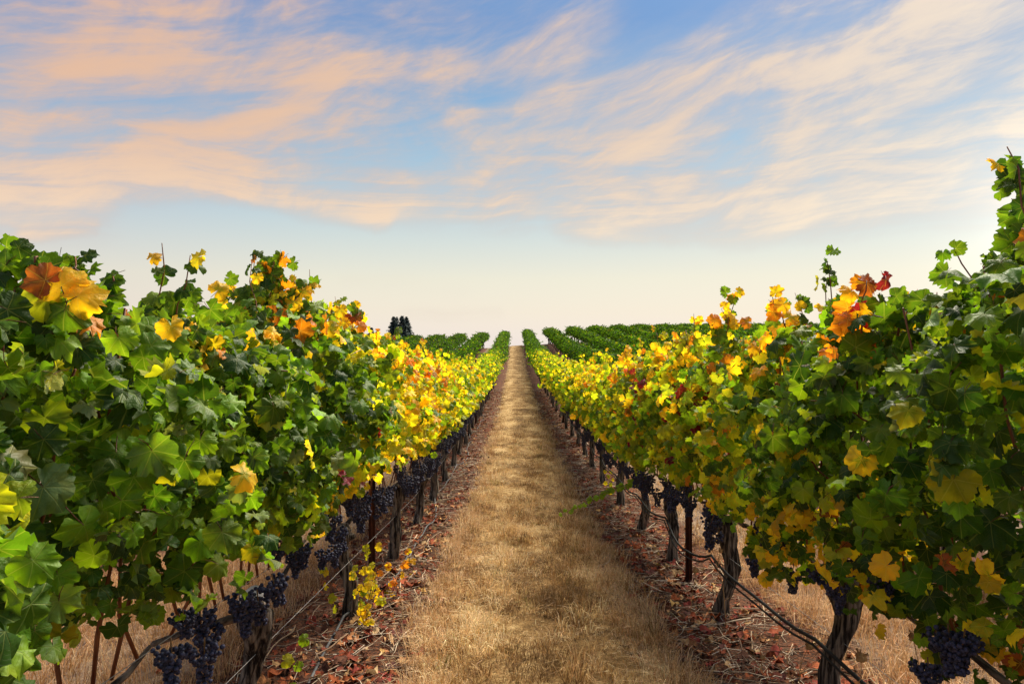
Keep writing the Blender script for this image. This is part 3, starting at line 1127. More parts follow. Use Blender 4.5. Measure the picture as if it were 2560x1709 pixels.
SPECIAL_L = [
    special(690, 635, 655, 830, 3.45, 26, ['mid', 'mid', 'bright', 'orange', 'mid', 'gold', 'dark'], .15, .07),
    special(735, 700, 715, 840, 3.5, 14, ['gold', 'orange', 'mid', 'gold'], .15, .05),
    special(620, 715, 640, 850, 3.3, 14, ['mid', 'bright', 'mid', 'lime'], .15, .06),
    special(880, 760, 850, 900, 4.6, 14, ['orange', 'gold', 'mid', 'rust', 'gold'], .15, .08),
    special(830, 760, 800, 880, 4.3, 9, ['mid', 'bright', 'gold'], .14, .06),
    special(995, 815, 970, 880, 6.3, 3, ['bright', 'mid'], .17, .03),
    special(45, 625, 30, 760, 1.6, 6, ['mid', 'dark', 'mid', 'bright'], .125, .035),
    special(185, 640, 200, 760, 1.65, 6, ['mid', 'dark', 'mid'], .10, .03),
    special(90, 640, 80, 740, 1.55, 5, ['dark', 'mid'], .13, .03),
    special(280, 690, 240, 760, 1.75, 3, ['mid', 'dark'], .135, .02),
    special(440, 745, 420, 800, 2.5, 6, ['mid', 'bright', 'dark'], .13, .05),
    special(540, 745, 520, 800, 2.8, 6, ['mid', 'mid', 'gold'], .13, .05),
]
SPECIAL_R = [
    special(1835, 735, 1805, 860, 4.3, 11, ['mid', 'gold', 'gold', 'mid', 'orange'], .145, .045),
    special(1930, 740, 1990, 870, 3.5, 12, ['gold', 'gold', 'orange', 'mid', 'gold'], .15, .05),
    special(2070, 745, 2120, 840, 2.9, 5, ['gold', 'mid'], .11, .04),
    special(2165, 700, 2150, 850, 2.55, 8, ['orange', 'orange', 'mid', 'rust', 'gold', 'crimson'], .16, .05),
    special(2260, 725, 2240, 850, 2.4, 7, ['mid', 'gold', 'mid', 'dark'], .15, .05),
    special(2340, 730, 2360, 850, 2.3, 6, ['mid', 'dark', 'mid'], .16, .05),
    special(2552, 440, 2520, 800, 1.95, 13, ['mid', 'dark', 'mid', 'mid', 'dark'], .14, .035),
    special(2500, 660, 2480, 820, 2.1, 6, ['mid', 'dark'], .14, .04),
    special(1640, 830, 1650, 920, 6.2, 8, ['gold', 'lime', 'yellow'], .14, .05),
    special(1715, 830, 1720, 900, 5.4, 6, ['gold', 'lime', 'orange'], .14, .05),
    special(1560, 870, 1570, 930, 7.6, 8, ['gold', 'yellow', 'gold'], .14, .07),
]


def place_special(lst, roots):
    """give each tall shoot to the vine it grows from"""
    for P, L in lst:
        root = min(roots, key=lambda o: abs(o.location.y - P[0][1]))
        off = np.array(root.location)
        link("cane", cane_mesh(P - off, .004, .0018), root)
        for p, nr, tp, s, c in L:
            add_leaf(root, p - off, nr, tp, s, c)


ORD = "first second third fourth fifth sixth seventh eighth ninth tenth eleventh".split()
LAB_L = ["vine with large dark green leaves and one orange and red leaf on top",
         "green vine over the trunk with a whitened cut on its head",
         "vine turning yellow above the trunk with yellow suckers at its foot",
         "bright yellow vine with many black grapes just behind the rusty post",
         "yellow and lime vine over the third full trunk left of the path",
         "yellow vine over the fourth full trunk left of the path",
         "yellow green vine over the fifth full trunk left of the path",
         "yellow green vine over the sixth full trunk left of the path",
         "lime green vine over the seventh full trunk left of the path",
         "lime green vine over the eighth full trunk left of the path",
         "lime green vine over the ninth full trunk left of the path"]
LAB_R = ["dark green vine with a tall shoot against the white glow of the sky",
         "dark vine with a big orange leaf on top and spotted yellow leaves below",
         "vine with two orange topped shoots and the black hose tied to its trunk",
         "vine with crimson leaves just behind the rusty post right of the path",
         "vine with orange crown leaves whose long green shoot reaches over the path",
         "vine over the fifth visible trunk right of the path with golden top leaves",
         "vine over the sixth visible trunk right of the path with yellow top leaves",
         "vine over the seventh visible trunk right of the path with lime leaves",
         "vine over the eighth visible trunk right of the path with lime leaves",
         "vine over the ninth visible trunk right of the path with lime leaves",
         "vine over the tenth visible trunk right of the path with lime leaves"]
YL = [1.42, 3.08, 4.96, 6.72, 8.38, 9.98] + [9.98 + 1.66 * k for k in range(1, 46)]
YR = [1.62, 3.27, 5.02, 6.6, 8.15, 9.75] + [9.75 + 1.66 * k for k in range(1, 46)]
N_NEAR = 10
GL, GR = "vines in the row left of the grass path", "vines in the row right of the grass path"
roots_l = [near_vine(-1, ROW_L, YL[i], i, LAB_L[i], GL) for i in range(N_NEAR)]
roots_r = [near_vine(1, ROW_R, YR[i], i, LAB_R[i], GR) for i in range(N_NEAR)]
place_special(SPECIAL_L, roots_l)
place_special(SPECIAL_R, roots_r)


# the parti-coloured leaf at the top of the nearest left vine
def star_leaf():
    root = roots_l[0]
    off = np.array(root.location)
    for px, py, ang, c, s in ((150, 715, .15, 'gold', .15), (110, 700, 1.0, 'rust', .12), (110, 745, 2.1, 'lime', .15), (190, 740, -1.2, 'gold', .14), (160, 770, 3.0, 'mid', .14)):
        p = np.array(at(px, py, 1.42)) - off
        add_leaf(root, p, (.25, -1, .25), (-sin(ang), 0, cos(ang)), s * .62, PAL[c])


star_leaf()


# the long green shoot that reaches over the path from the right row
def long_shoot():
    root = min(roots_r, key=lambda o: abs(o.location.y - 8.15))
    off = np.array(root.location)
    a, b = np.array(at(1620, 1195, 8.0)), np.array(at(1400, 1288, 7.4))
    r = np.random.default_rng(5)
    t = np.linspace(0, 1, 9)
    P = np.outer(1 - t, a) + np.outer(t, b)
    P[:, 2] += .05 * np.sin(t * pi)
    link("cane", cane_mesh(P - off, .004, .0015, M_GREENSTEM), root)
    for i in range(26):
        q = (i + .5) / 26
        p = a * (1 - q) + b * q + np.array([0, 0, .05 * sin(q * pi)]) + r.normal(0, .012, 3)
        add_leaf(root, p - off, (r.normal(0, .4), -.7, r.uniform(.4, 1)), (r.choice([-1, 1]) * .6, -.2, r.uniform(-.9, .9)), .10 * (1.05 - .6 * q), np.array(PAL['bright']) * r.uniform(.9, 1.3))


long_shoot()


# white cut on the head of the second trunk
def wound():
    root = roots_l[1]
    b = MB()
    r = np.random.default_rng(3)
    P = np.array([(.0, -.02, .66), (.035, -.035, .695), (.055, -.045, .735), (.062, -.05, .75)])
    b.tube(P, [.05, .052, .042, .02], 12, 0, wob=1 + .12 * r.normal(size=(4, 12)))
    o = link("cut_stump", b.mesh("cut_stump", [M_WOUND]), root)
    o['label'] = "whitened pruning cut on the head of the trunk"


wound()

# ------------------------------------------------------------------ vines farther off: leaf masses with trunk
TRUNKS_FAR = [trunk_mesh(700 + i, .70, .05, 7, 6)[0] for i in range(4)]


def mass(side, Y0, n, size, thick, tV, tT, name="foliage"):
    y, z, h, bg = canopy_points(side, Y0, n, 1.78, thick)
    h2 = rng.uniform(0, 1, n) < .22
    z = np.where(h2, z + (1.0 - h) * .0, z)
    sgn = rng.choice([-1, 1], n)
    x = sgn * bg * rng.uniform(.35, 1.12, n)
    nrm = np.column_stack([sgn * rng.uniform(.2, 1, n), rng.normal(-.15, .6, n), rng.normal(.5, .5, n)])
    tp = h > .85
    x = np.where(tp, rng.uniform(-1, 1, n) * bg, x)
    tip = np.column_stack([rng.normal(0, .5, n), rng.normal(0, .5, n), -np.abs(rng.normal(.6, .5, n))])
    C = np.array([leaf_colour(side, Y0 + y[i], h[i]) for i in range(n)])
    return np.column_stack([x, y, z]), frames(nrm, tip), np.clip(rng.normal(size, size * .22, n), size * .5, size * 1.5), C, tV, tT


def stray(P, R, S, C, n=26):
    """shoots that stick out sideways and upward"""
    k = len(P)
    for _ in range(n // 6):
        i = rng.integers(k)
        d = np.array([np.sign(P[i, 0]) * rng.uniform(.5, 1), rng.normal(0, .4), rng.uniform(-.2, .6)])
        for q in range(6):
            j = rng.integers(k)
            P[j] = P[i] + d * .06 * (q + 1)
    return P


def far_vine(Xr, Y0, me, tr, label, group, flip=False):
    root = thing("grape_vine", label, "vine", (Xr, Y0, gz(Xr, Y0)), group)
    link("trunk", tr, root)
    o = link("foliage", me, root, kind='stuff')
    if flip:
        o.rotation_euler = (0, 0, pi)
    return root


ORD2 = "eleventh twelfth thirteenth fourteenth fifteenth sixteenth seventeenth eighteenth nineteenth twentieth twenty-first twenty-second twenty-third twenty-fourth twenty-fifth twenty-sixth".split()
n_vines = 2 * N_NEAR
for side, Xr, Ys, G in ((-1, ROW_L, YL, GL), (1, ROW_R, YR, GR)):
    word = "left" if side < 0 else "right"
    for i in range(N_NEAR, len(Ys)):
        Y0 = Ys[i]
        if Y0 > 84.5:
            break
        if Y0 < 36:
            P, R, S, C, tV, tT = mass(side, Y0, 1300, .098, .33, LOW_V, LOW_T)
            lab = "small yellow green vine in the dip, %s along the row %s of the path" % (ORD2[i - N_NEAR], word)
            g = G
        else:
            P, R, S, C, tV, tT = mass(side, Y0, 850, .115, .38, TINY_V, TINY_T)
            lab = "small green vine on the slope, in the row directly %s of the grass path" % word
            g = G + ", on the slope"
        P = stray(P, R, S, C, 60)
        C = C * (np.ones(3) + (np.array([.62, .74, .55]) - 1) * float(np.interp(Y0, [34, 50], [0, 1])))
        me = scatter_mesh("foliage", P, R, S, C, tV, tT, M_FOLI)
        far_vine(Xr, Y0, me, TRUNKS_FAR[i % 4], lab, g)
        n_vines += 1

# hill vines share eight leaf masses
HILL = []
for k in range(8):
    P, R, S, C, tV, tT = mass(1 if k % 2 else -1, 55, 950,   .125, .42, TINY_V, TINY_T)
    P = stray(P, R, S, C, 170)
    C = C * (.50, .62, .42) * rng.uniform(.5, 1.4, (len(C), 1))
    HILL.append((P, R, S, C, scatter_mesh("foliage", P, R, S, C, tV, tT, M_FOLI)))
# undo the slope that canopy_points gives at 55 m: follow each vine's own slope instead
rest = []
hill_rows = [(-1, 1), (1, 1), (-1, 2), (1, 2), (1, 3), (-1, 3), (1, 4), (-1, 4)] + [(1, k) for k in range(5, 15)] + [(-1, k) for k in range(5, 17)]
ROWWORD = {1: "second", 2: "third", 3: "fourth", 4: "fifth"}
for side, k in hill_rows:
    Xr = (ROW_L - k * ROW_GAP) if side < 0 else (ROW_R + k * ROW_GAP)
    y_from = 3.0 if k == 1 else (22 if k < 4 else 34)
    Y0 = y_from + (k * 37 % 11) * .1
    while Y0 < 87:
        j = int(rng.integers(8))
        if n_vines < 300 and k <= 3:
            word = "left" if side < 0 else "right"
            if Y0 > 28:
                lab, g = "dark green vine on the slope, in the %s row %s of the path" % (ROWWORD[k], word), "%s row %s of the path, on the slope" % (ROWWORD[k], word)
            else:
                lab, g = "vine half hidden behind the front row, in the %s row %s of the path" % (ROWWORD[k], word), "%s row %s of the path, near end" % (ROWWORD[k], word)
            far_vine(Xr, Y0, HILL[j][4], TRUNKS_FAR[j % 4], lab, g, rng.random() < .5)
            n_vines += 1
        else:
            P = HILL[j][0].copy()
            sel = rng.permutation(len(P))[:480 if k < 9 else 320]
            P = P[sel] + (Xr, Y0, gz(Xr, Y0))
            rest.append((P, HILL[j][1][sel], HILL[j][2][sel] * (1.25 if k < 9 else 1.45), HILL[j][3][sel]))
        Y0 += 1.66
if rest:
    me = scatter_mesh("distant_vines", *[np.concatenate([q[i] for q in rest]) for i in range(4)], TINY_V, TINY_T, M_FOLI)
    o = link("distant_vines", me, kind='stuff')
    tag(o, "dark green vine rows covering the hill crest far from the path", "vines")


# ------------------------------------------------------------------ posts, wires, hoses
def post_mesh():
    b = MB()
    b.box((-.028, -.004, -.1), (.028, .004, 2.0))
    b.box((-.004, -.034, -.1), (.004, -.0045, 2.0))
    b.box((-.028, -.014, -.1), (-.022, -.0042, 2.0))
    b.box((.022, -.014, -.1), (.028, -.0042, 2.0))
    me = b.mesh("post_shaft", [M_RUST], False)
    nb = MB()
    nb.box((-.0345, -.012, 0), (-.0285, .006, .012))
    return me, nb.mesh("wire_notch", [M_NOTCH], False)


POST_ME, NOTCH_ME = post_mesh()


def post(X, Y, label):
    g = thing("trellis_post", label, "post", (X, Y, gz(X, Y)), "rusty trellis posts")
    link("post_shaft", POST_ME, g)
    for z in (.42, .62, .78, 1.1, 1.45, 1.8):
        for s in (0, .063):
            link("wire_notch", NOTCH_ME, g, loc=(s, 0, z))


post(ROW_L, 5.74, "rusty metal post between the yellow sucker vine and the grape hung trunk")
post(ROW_R - .02, 5.9, "rusty metal post beside the sagging black hose right of the path")
post(ROW_L, 13.4, "second rusty post along the row left of the path, among small trunks")
post(ROW_R, 13.6, "second rusty post along the row right of the path, among small trunks")
post(ROW_L, 21.0, "third rusty post along the row left of the path, in the dip")
post(ROW_R, 21.3, "third rusty post along the row right of the path, in the dip")


def wire(X, z, y0, y1, label, name="trellis_wire", rad=.0016):
    ys = np.arange(y0, y1, 1.4)
    P = np.column_stack([np.full_like(ys, X), ys, ground(X, ys) + z])
    b = MB()
    b.tube(P, rad, 4)
    o = link(name, b.mesh(name, [M_WIRE]))
    tag(o, label, "wire", "trellis wires")


for X, w, dx in ((ROW_L, "left", .0), (ROW_R, "right", .0)):
    wire(X + .03, .44, -.5, 40, "bare low wire strung along the trunks in the row %s of the path" % w)
    wire(X + .035, .79, -.5, 40, "fruiting wire that carries the arms in the row %s of the path" % w)
    wire(X - .1, 1.25, -.5, 40, "upper wire threaded through the leaves in the row %s of the path" % w)


def hose_right():
    for dx, dz, lab in ((-.075, 0, "thick black drip hose hung in sags from trunk to trunk, right row"),
                        (-.09, -.022, "thinner black hose lashed under the sagging drip hose, right row")):
        pts = []
        Y = [-.3] + YR[:16]
        for a, c in zip(Y[:-1], Y[1:]):
            for t in np.linspace(0, 1, 8, endpoint=False):
                y = a + (c - a) * t
                sag = (.13 if abs(a - 5.02) < .01 else .05) * 4 * t * (1 - t)
                pts.append((ROW_R + dx + .012 * sin(y * 5), y, gz(ROW_R, y) + .44 + dz - sag * (1.15 if dz else 1)))
        b = MB()
        b.tube(pts, .0095 if not dz else .006, 7)
        tag(link("drip_hose", b.mesh("drip_hose", [M_HOSE])), lab, "hose", "drip hoses")


hose_right()


def hose_left():
    ys = np.arange(-.5, 24, .22)
    off = .10 + .07 * np.sin(ys * .9 + 1) + .04 * np.sin(ys * 2.3)
    z = ground(ROW_L + off, ys) + .022 + .05 * np.maximum(0, np.sin(ys * 3.77 + 2.2)) ** 3
    b = MB()
    b.tube(np.column_stack([ROW_L + off, ys, z]), .0095, 7)
    tag(link("drip_hose", b.mesh("drip_hose", [M_OLDHOSE])), "dusty black drip hose lying among the dry litter, left row", "hose", "drip hoses")


hose_left()


# ------------------------------------------------------------------ suckers and dead weeds
def sucker(X, Y, n, cols, label, hgt, seed):
    r = np.random.default_rng(seed)
    root = thing("sucker_shoot", label, "shoot", (X, Y, gz(X, Y)), None)
    for s in range(max(1, n // 6)):
        tipp = np.array([r.normal(0, .09), r.normal(0, .09), hgt * r.uniform(.7, 1.1)])
        P = wander(np.zeros(3), tipp, 5, .01, r)
        link("stem", cane_mesh(P, .003, .0014), root)
        for i in range(6):
            t = (i + 1) / 6
            p = tipp * t + r.normal(0, .03, 3)
            p[2] = max(p[2], .02)
            add_leaf(root, p, (r.normal(0, .4), -.8, r.uniform(.1, 1)), (r.normal(), r.normal(0, .4), r.normal(-.3, .6)), r.uniform(.045, .072), np.array(PAL[cols[r.integers(len(cols))]]) * r.uniform(.8, 1.1))


sucker(ROW_L + .16, 4.75, 24, ['yellow', 'yellow', 'lime', 'gold', 'yellow'], "yellow leaved sucker sprouting at the foot of the left trunk", .42, 1)
sucker(ROW_L + .1, 5.0, 12, ['lime', 'bright', 'yellow'], "lime leaved sucker climbing beside the trunk near the rusty post", .5, 2)
sucker(ROW_L + .2, 5.5, 12, ['gold', 'yellow', 'orange'], "golden leaved sucker in front of the rusty post, left row", .38, 3)
sucker(ROW_L + .3, 6.1, 6, ['gold', 'yellow'], "low golden sucker on the litter past the rusty post, left row", .2, 4)
sucker(ROW_L - .06, 4.9, 6, ['yellow', 'lime'], "pale yellow sucker on the shaded side of the left trunk", .45, 5)
sucker(ROW_L + .08, 3.15, 6, ['lime', 'bright'], "green and red sucker leaf beside the whitened trunk", .5, 6)
sucker(ROW_R - .12, 10.4, 12, ['yellow', 'lime'], "small yellow sucker at a far trunk, right row", .35, 7)


def weed_head():
    V, T = ICO2
    r = np.random.default_rng(4)
    V = V.copy()
    V = V * (1 + .25 * r.normal(size=(len(V), 1)))
    V[:, 2] *= .8
    b = MB()
    b.add(V * .02, T, 0)
    for i in range(26):
        d = r.normal(size=3)
        d[2] = abs(d[2]) + .2
        d /= np.linalg.norm(d)
        b.tube([d * .012, d * .026, d * r.uniform(.028, .036)], [.0015, .001, .002], 3, 0, cap=False)
    return b.mesh("seed_head", [M_WEED])


WEED_HEAD = weed_head()


def weed(px, py, Y, lean, label, s=1.0):
    hp = at(px, py, Y)
    X = hp.x - lean
    g0 = gz(X, Y)
    root = thing("dead_weed", label, "weed", (X, Y, g0), "dead seed head weeds by the right row")
    r = np.random.default_rng(int(px))
    top = np.array([lean, 0, hp.z - g0])
    P = wander(np.zeros(3), top, 6, .012, r)
    b = MB()
    b.tube(P, np.linspace(.003, .0016, 6), 4)
    for k in range(3):
        i = r.integers(1, 5)
        b.tube([P[i], P[i] + np.array([r.normal(0, .06), r.normal(0, .04), r.uniform(.04, .12)])], [.0016, .0008], 3, cap=False)
    link("stalk", b.mesh("stalk", [M_WEED]), root)
    link("seed_head", WEED_HEAD, root, mat4=Matrix.LocRotScale(Vector(top), None, (s, s, s)))


weed(2150, 1640, 2.75, .12, "dead weed whose large brown head stands before the black hose", 1.05)
weed(2280, 1590, 2.6, -.05, "dead weed with a round head under the spotted yellow leaves", .8)
weed(1738, 1425, 4.9, .03, "dead weed with a round head beside the rusty post", .9)
weed(1800, 1375, 4.7, -.04, "dead weed standing before the trunk behind the hose", .7)
weed(2022, 1612, 3.4, .05, "low dead weed on the litter before the near right trunk", 1.0)
weed(1940, 1590, 3.6, -.1, "small dead weed on the litter with a pale bent stalk", .6)
weed(1905, 1640, 3.5, -.05, "lowest dead weed in the litter beside the dry grass", .6)

# ------------------------------------------------------------------ litter: fallen leaves and pruned canes
DRY = np.array([(.24, .055, .022), (.32, .085, .028), (.17, .04, .022), (.38, .17, .07), (.46, .28, .13), (.12, .05, .03), (.55, .38, .2), (.26, .05, .035), (.14, .05, .04), (.5, .3, .1)])
DRYP = np.array([.18, .16, .15, .12, .08, .12, .04, .09, .04, .02])
WOOD = np.array([(.34, .25, .17), (.46, .36, .25), (.22, .15, .10), (.13, .08, .055), (.56, .47, .36)])


def crisp(seed):
    r = np.random.default_rng(seed)
    V = LOW_V.copy()
    V[:, 2] = .30 * r.normal(size=len(V)) * np.hypot(V[:, 0], V[:, 1]) + .25 * np.abs(V[:, 0])
    return V


CRISP = [crisp(i) for i in range(10)]
CRISP_ME = [tri_mesh("fallen_leaf", v, LOW_T, [M_DRYLEAF]) for v in CRISP]


def strip_x(n, side):
    return (ROW_L if side < 0 else ROW_R) + rng.normal(0, .34, n) + (.14 if side < 0 else -.14)


DRYWORD = "red brown,rust,dark maroon,tan,pale tan,dark brown,straw pale,brick red,umber,golden tan".split(",")


def where(X, Y):
    w, Ys = ("left", YL) if X < ROW_MID else ("right", YR)
    i = int(np.argmin([abs(Y - q) for q in Ys]))
    return "the %s trunk of the %s row" % ((ORD + ["far"] * 60)[i], w)


def one_leaf(X, Y, w):
    s = rng.uniform(.06, .105)
    ci = int(rng.choice(10, p=DRYP))
    lab = "%s dry leaf fallen on the litter near %s" % (DRYWORD[ci], where(X, Y))
    o = link("fallen_leaf", CRISP_ME[rng.integers(10)], mat4=Matrix.LocRotScale(Vector((X, Y, gz(X, Y) + .02 + rng.uniform(0, .02))),
             Quaternion((rng.normal(), rng.normal(), 0), rng.uniform(-.5, .5)) @ Quaternion((0, 0, 1), rng.uniform(0, 6.3)), (s, s, s)), color=DRY[ci] * rng.uniform(.8, 1.3))
    tag(o, lab, "leaf", lab)


for side, w in ((-1, "left"), (1, "right")):
    for i in range(150):
        Y = 2.6 + 7 * rng.uniform(0, 1) ** 1.3
        one_leaf(float(strip_x(1, side)[0]), Y, w)
N_ = 9000
side = rng.choice([-1, 1], N_)
Y = 1.5 + 34 * rng.uniform(0, 1, N_) ** 1.7
Xl = np.where(side < 0, strip_x(N_, -1), strip_x(N_, 1))
C = DRY[rng.choice(10, N_, p=DRYP)] * rng.uniform(.7, 1.3, (N_, 1))
nrm = np.column_stack([rng.normal(0, .35, N_), rng.normal(0, .35, N_), np.ones(N_)])
me_list = []
P = np.column_stack([Xl, Y, ground(Xl, Y) + .012 + rng.uniform(0, .022, N_)])
R = frames(nrm, rng.normal(size=(N_, 3)))
S = rng.uniform(.035, .085, N_) * np.where(rng.uniform(0, 1, N_) < .5, .6, 1)
V = np.empty((N_, len(LOW_V), 3))
for k in range(10):
    m_ = np.arange(N_) % 10 == k
    V[m_] = np.einsum('nij,vj->nvi', R[m_], CRISP[k]) * S[m_][:, None, None] + P[m_][:, None]
T = LOW_T[None] + (np.arange(N_) * len(LOW_V))[:, None, None]
o = link("fallen_leaves", tri_mesh("fallen_leaves", V.reshape(-1, 3), T.reshape(-1, 3), [M_LITTER], None, np.repeat(C, len(LOW_V), 0)), kind='stuff')
tag(o, "carpet of crisp red brown leaf litter beneath both vine rows", "leaf litter")


def twig_batch(n, y0, y1, pw, lmin, lmax, r_):
    side = rng.choice([-1, 1], n)
    Y = y0 + (y1 - y0) * rng.uniform(0, 1, n) ** pw
    X = np.where(side < 0, strip_x(n, -1), strip_x(n, 1))
    a = rng.uniform(0, 2 * pi, n)
    L = rng.uniform(lmin, lmax, n)
    V = np.empty((n, 9, 3))
    bend = rng.normal(0, .12, n)
    for i, t in enumerate((-.5, 0, .5)):
        cx = X + np.cos(a) * L * t - np.sin(a) * bend * L * (1 - 4 * t * t)
        cy = Y + np.sin(a) * L * t + np.cos(a) * bend * L * (1 - 4 * t * t)
        cz = ground(cx, cy) + .016 + rng.uniform(0, .03, n)
        for q in range(3):
            th = q * 2 * pi / 3
            V[:, i * 3 + q, 0] = cx - np.sin(a) * r_ * cos(th)
            V[:, i * 3 + q, 1] = cy + np.cos(a) * r_ * cos(th)
            V[:, i * 3 + q, 2] = cz + r_ * sin(th)
    T = []
    for i in range(2):
        for q in range(3):
            k = (q + 1) % 3
            T += [(i * 3 + q, i * 3 + k, i * 3 + 3 + k), (i * 3 + q, i * 3 + 3 + k, i * 3 + 3 + q)]
    T = np.array(T)[None] + (np.arange(n) * 9)[:, None, None]
    C = WOOD[rng.choice(5, n)] * rng.uniform(.7, 1.2, (n, 1))
    return V.reshape(-1, 3), T.reshape(-1, 3), np.repeat(C, 9, 0)


A1 = twig_batch(3600, 1.5, 14, 1.35, .05, .3, .0028)
A2 = twig_batch(1500, 10, 36, 1.3, .12, .4, .005)
o = link("twig_litter", tri_mesh("twig_litter", np.vstack([A1[0], A2[0]]), np.vstack([A1[1], A2[1] + len(A1[0])]), [M_TWIG], None, np.vstack([A1[2], A2[2]])), kind='stuff')
tag(o, "pale chopped prunings strewn over the soil beneath both vine rows", "twigs")


def stick_mesh(seed):
    r = np.random.default_rng(seed)
    P = np.column_stack([np.linspace(-.5, .5, 6), np.cumsum(r.normal(0, .035, 6)), np.abs(r.normal(0, .012, 6))])
    b = MB()
    b.tube(P, np.linspace(.013, .008, 6) * (1 + .2 * (np.arange(6) % 2)), 5)
    return b.mesh("pruned_cane", [M_STICK])


STICK = [stick_mesh(i) for i in range(8)]
for side, w in ((-1, "left"), (1, "right")):
    for i in range(110):
        Y = 2.6 + 6 * rng.uniform(0, 1) ** 1.2
        X = float(strip_x(1, side)[0])
        s = rng.uniform(.22, .55)
        ci = int(rng.integers(5))
        lab = "%s %s cut cane on the litter near %s" % ("long" if s > .38 else "short", "grey tan,pale straw,mid brown,dark brown,whitish".split(",")[ci], where(X, Y))
        o = link("pruned_cane", STICK[rng.integers(8)], mat4=Matrix.LocRotScale(Vector((X, Y, gz(X, Y) + .03)), Quaternion((0, 0, 1), rng.uniform(0, 6.3)), (s, s * .8, s * .8)),
                 color=WOOD[ci] * rng.uniform(.8, 1.25))
        tag(o, lab, "cane", lab)


# ------------------------------------------------------------------ dry grass
def grass(n, xf, y0, y1, pw, hmin, hmax, wid, tone, clump=0.06, per=9):
    nc = n // per
    cy = y0 + (y1 - y0) * rng.uniform(0, 1, nc) ** pw
    cx = xf(nc, cy)
    ch = rng.uniform(.55, 1.25, nc) * (1 + .5 * np.sin(cx * 7 + cy * 2.3) * np.sin(cy * 3.1 - cx * 3))
    cc = tone(cx, cy)
    cx, cy, ch = [np.repeat(q, per) for q in (cx, cy, ch)]
    cc = np.repeat(cc, per, 0)
    m = len(cx)
    a = rng.uniform(0, 2 * pi, m)
    q = np.abs(rng.normal(0, clump, m))
    bx, by = cx + np.cos(a) * q, cy + np.sin(a) * q
    lean = rng.uniform(.1, 1.15, m)
    a2 = a + rng.normal(0, .8, m)
    H = np.maximum(.015, rng.uniform(hmin, hmax, m) * ch)
    gzv = ground(bx, by) + .012
    dx, dy = np.cos(a2), np.sin(a2)
    th = rng.uniform(0, pi, m)
    wx, wy = np.cos(th) * wid, np.sin(th) * wid
    V = np.empty((m, 5, 3))
    V[:, 0] = np.column_stack([bx - wx, by - wy, gzv])
    V[:, 1] = np.column_stack([bx + wx, by + wy, gzv])
    mx, my, mz = bx + dx * H * lean * .35, by + dy * H * lean * .35, gzv + H * .62
    V[:, 2] = np.column_stack([mx - wx * .8, my - wy * .8, mz])
    V[:, 3] = np.column_stack([mx + wx * .8, my + wy * .8, mz])
    V[:, 4] = np.column_stack([bx + dx * H * lean, by + dy * H * lean, gzv + H * np.maximum(.25, 1 - lean * .45)])
    T = np.array([(0, 1, 3), (0, 3, 2), (2, 3, 4)])[None] + (np.arange(m) * 5)[:, None, None]
    C = cc * rng.uniform(.72, 1.25, (m, 1)) * (1 + rng.uniform(-.06, .06, (m, 3)))
    return V.reshape(-1, 3), T.reshape(-1, 3), np.repeat(C, 5, 0)


STRAW = np.array([(.74, .51, .24), (.86, .67, .38), (.56, .35, .14), (.36, .205, .075), (.21, .12, .045), (.28, .22, .065)])


def tone_path(cx, cy):
    patch = np.sin(cx * 4.1 + cy * 1.3) * np.sin(cy * 2.2 - cx * 1.7) + .7 * np.sin(cy * 4.9 + cx * 6) * np.sin(cx * 9 - cy * .7)
    dark_band = (cx > -.05) & (cx < .75)  # clumps in this band draw the darker straw tones more often
    k = patch + rng.normal(0, .8, len(cx)) - .45 * dark_band - .15
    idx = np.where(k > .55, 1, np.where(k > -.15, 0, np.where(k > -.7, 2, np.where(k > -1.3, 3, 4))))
    idx = np.where(rng.uniform(0, 1, len(cx)) < .04, 5, idx)
    return STRAW[idx]


def tone_alley(cx, cy):
    idx = rng.choice([0, 1, 2, 3], len(cx), p=[.36, .30, .24, .10])
    return STRAW[idx] * np.array([.92, .86, .90])  # shade beneath the vines put into the straw colour, duller and purpler


def xpath(n, cy):
    return ROW_MID + rng.uniform(-.74, .73, n) + rng.normal(0, .03, n)


def xedge(n, cy):
    s = rng.choice([-1, 1], n)
    return ROW_MID + s * np.abs(rng.normal(.68, .09, n)) + .03 * np.sin(cy * 2.3)


def xall(side):
    c = ROW_MID + side * ROW_GAP
    return lambda n, cy: c + rng.uniform(-.92, .92, n)


parts = [
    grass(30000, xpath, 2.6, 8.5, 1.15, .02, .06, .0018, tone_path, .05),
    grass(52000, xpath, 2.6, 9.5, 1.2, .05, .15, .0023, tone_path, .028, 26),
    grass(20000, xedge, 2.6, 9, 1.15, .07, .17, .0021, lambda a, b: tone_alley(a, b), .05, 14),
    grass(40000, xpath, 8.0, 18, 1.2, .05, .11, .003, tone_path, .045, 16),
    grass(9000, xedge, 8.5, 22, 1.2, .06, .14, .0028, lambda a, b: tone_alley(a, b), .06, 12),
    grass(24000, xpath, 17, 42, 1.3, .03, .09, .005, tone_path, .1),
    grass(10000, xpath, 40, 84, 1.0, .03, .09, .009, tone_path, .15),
]
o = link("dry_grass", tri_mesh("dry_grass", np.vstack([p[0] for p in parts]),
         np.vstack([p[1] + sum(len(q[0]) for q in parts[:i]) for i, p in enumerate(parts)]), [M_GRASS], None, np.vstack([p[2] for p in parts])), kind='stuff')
tag(o, "dry straw coloured grass growing on the path between the two rows", "grass")
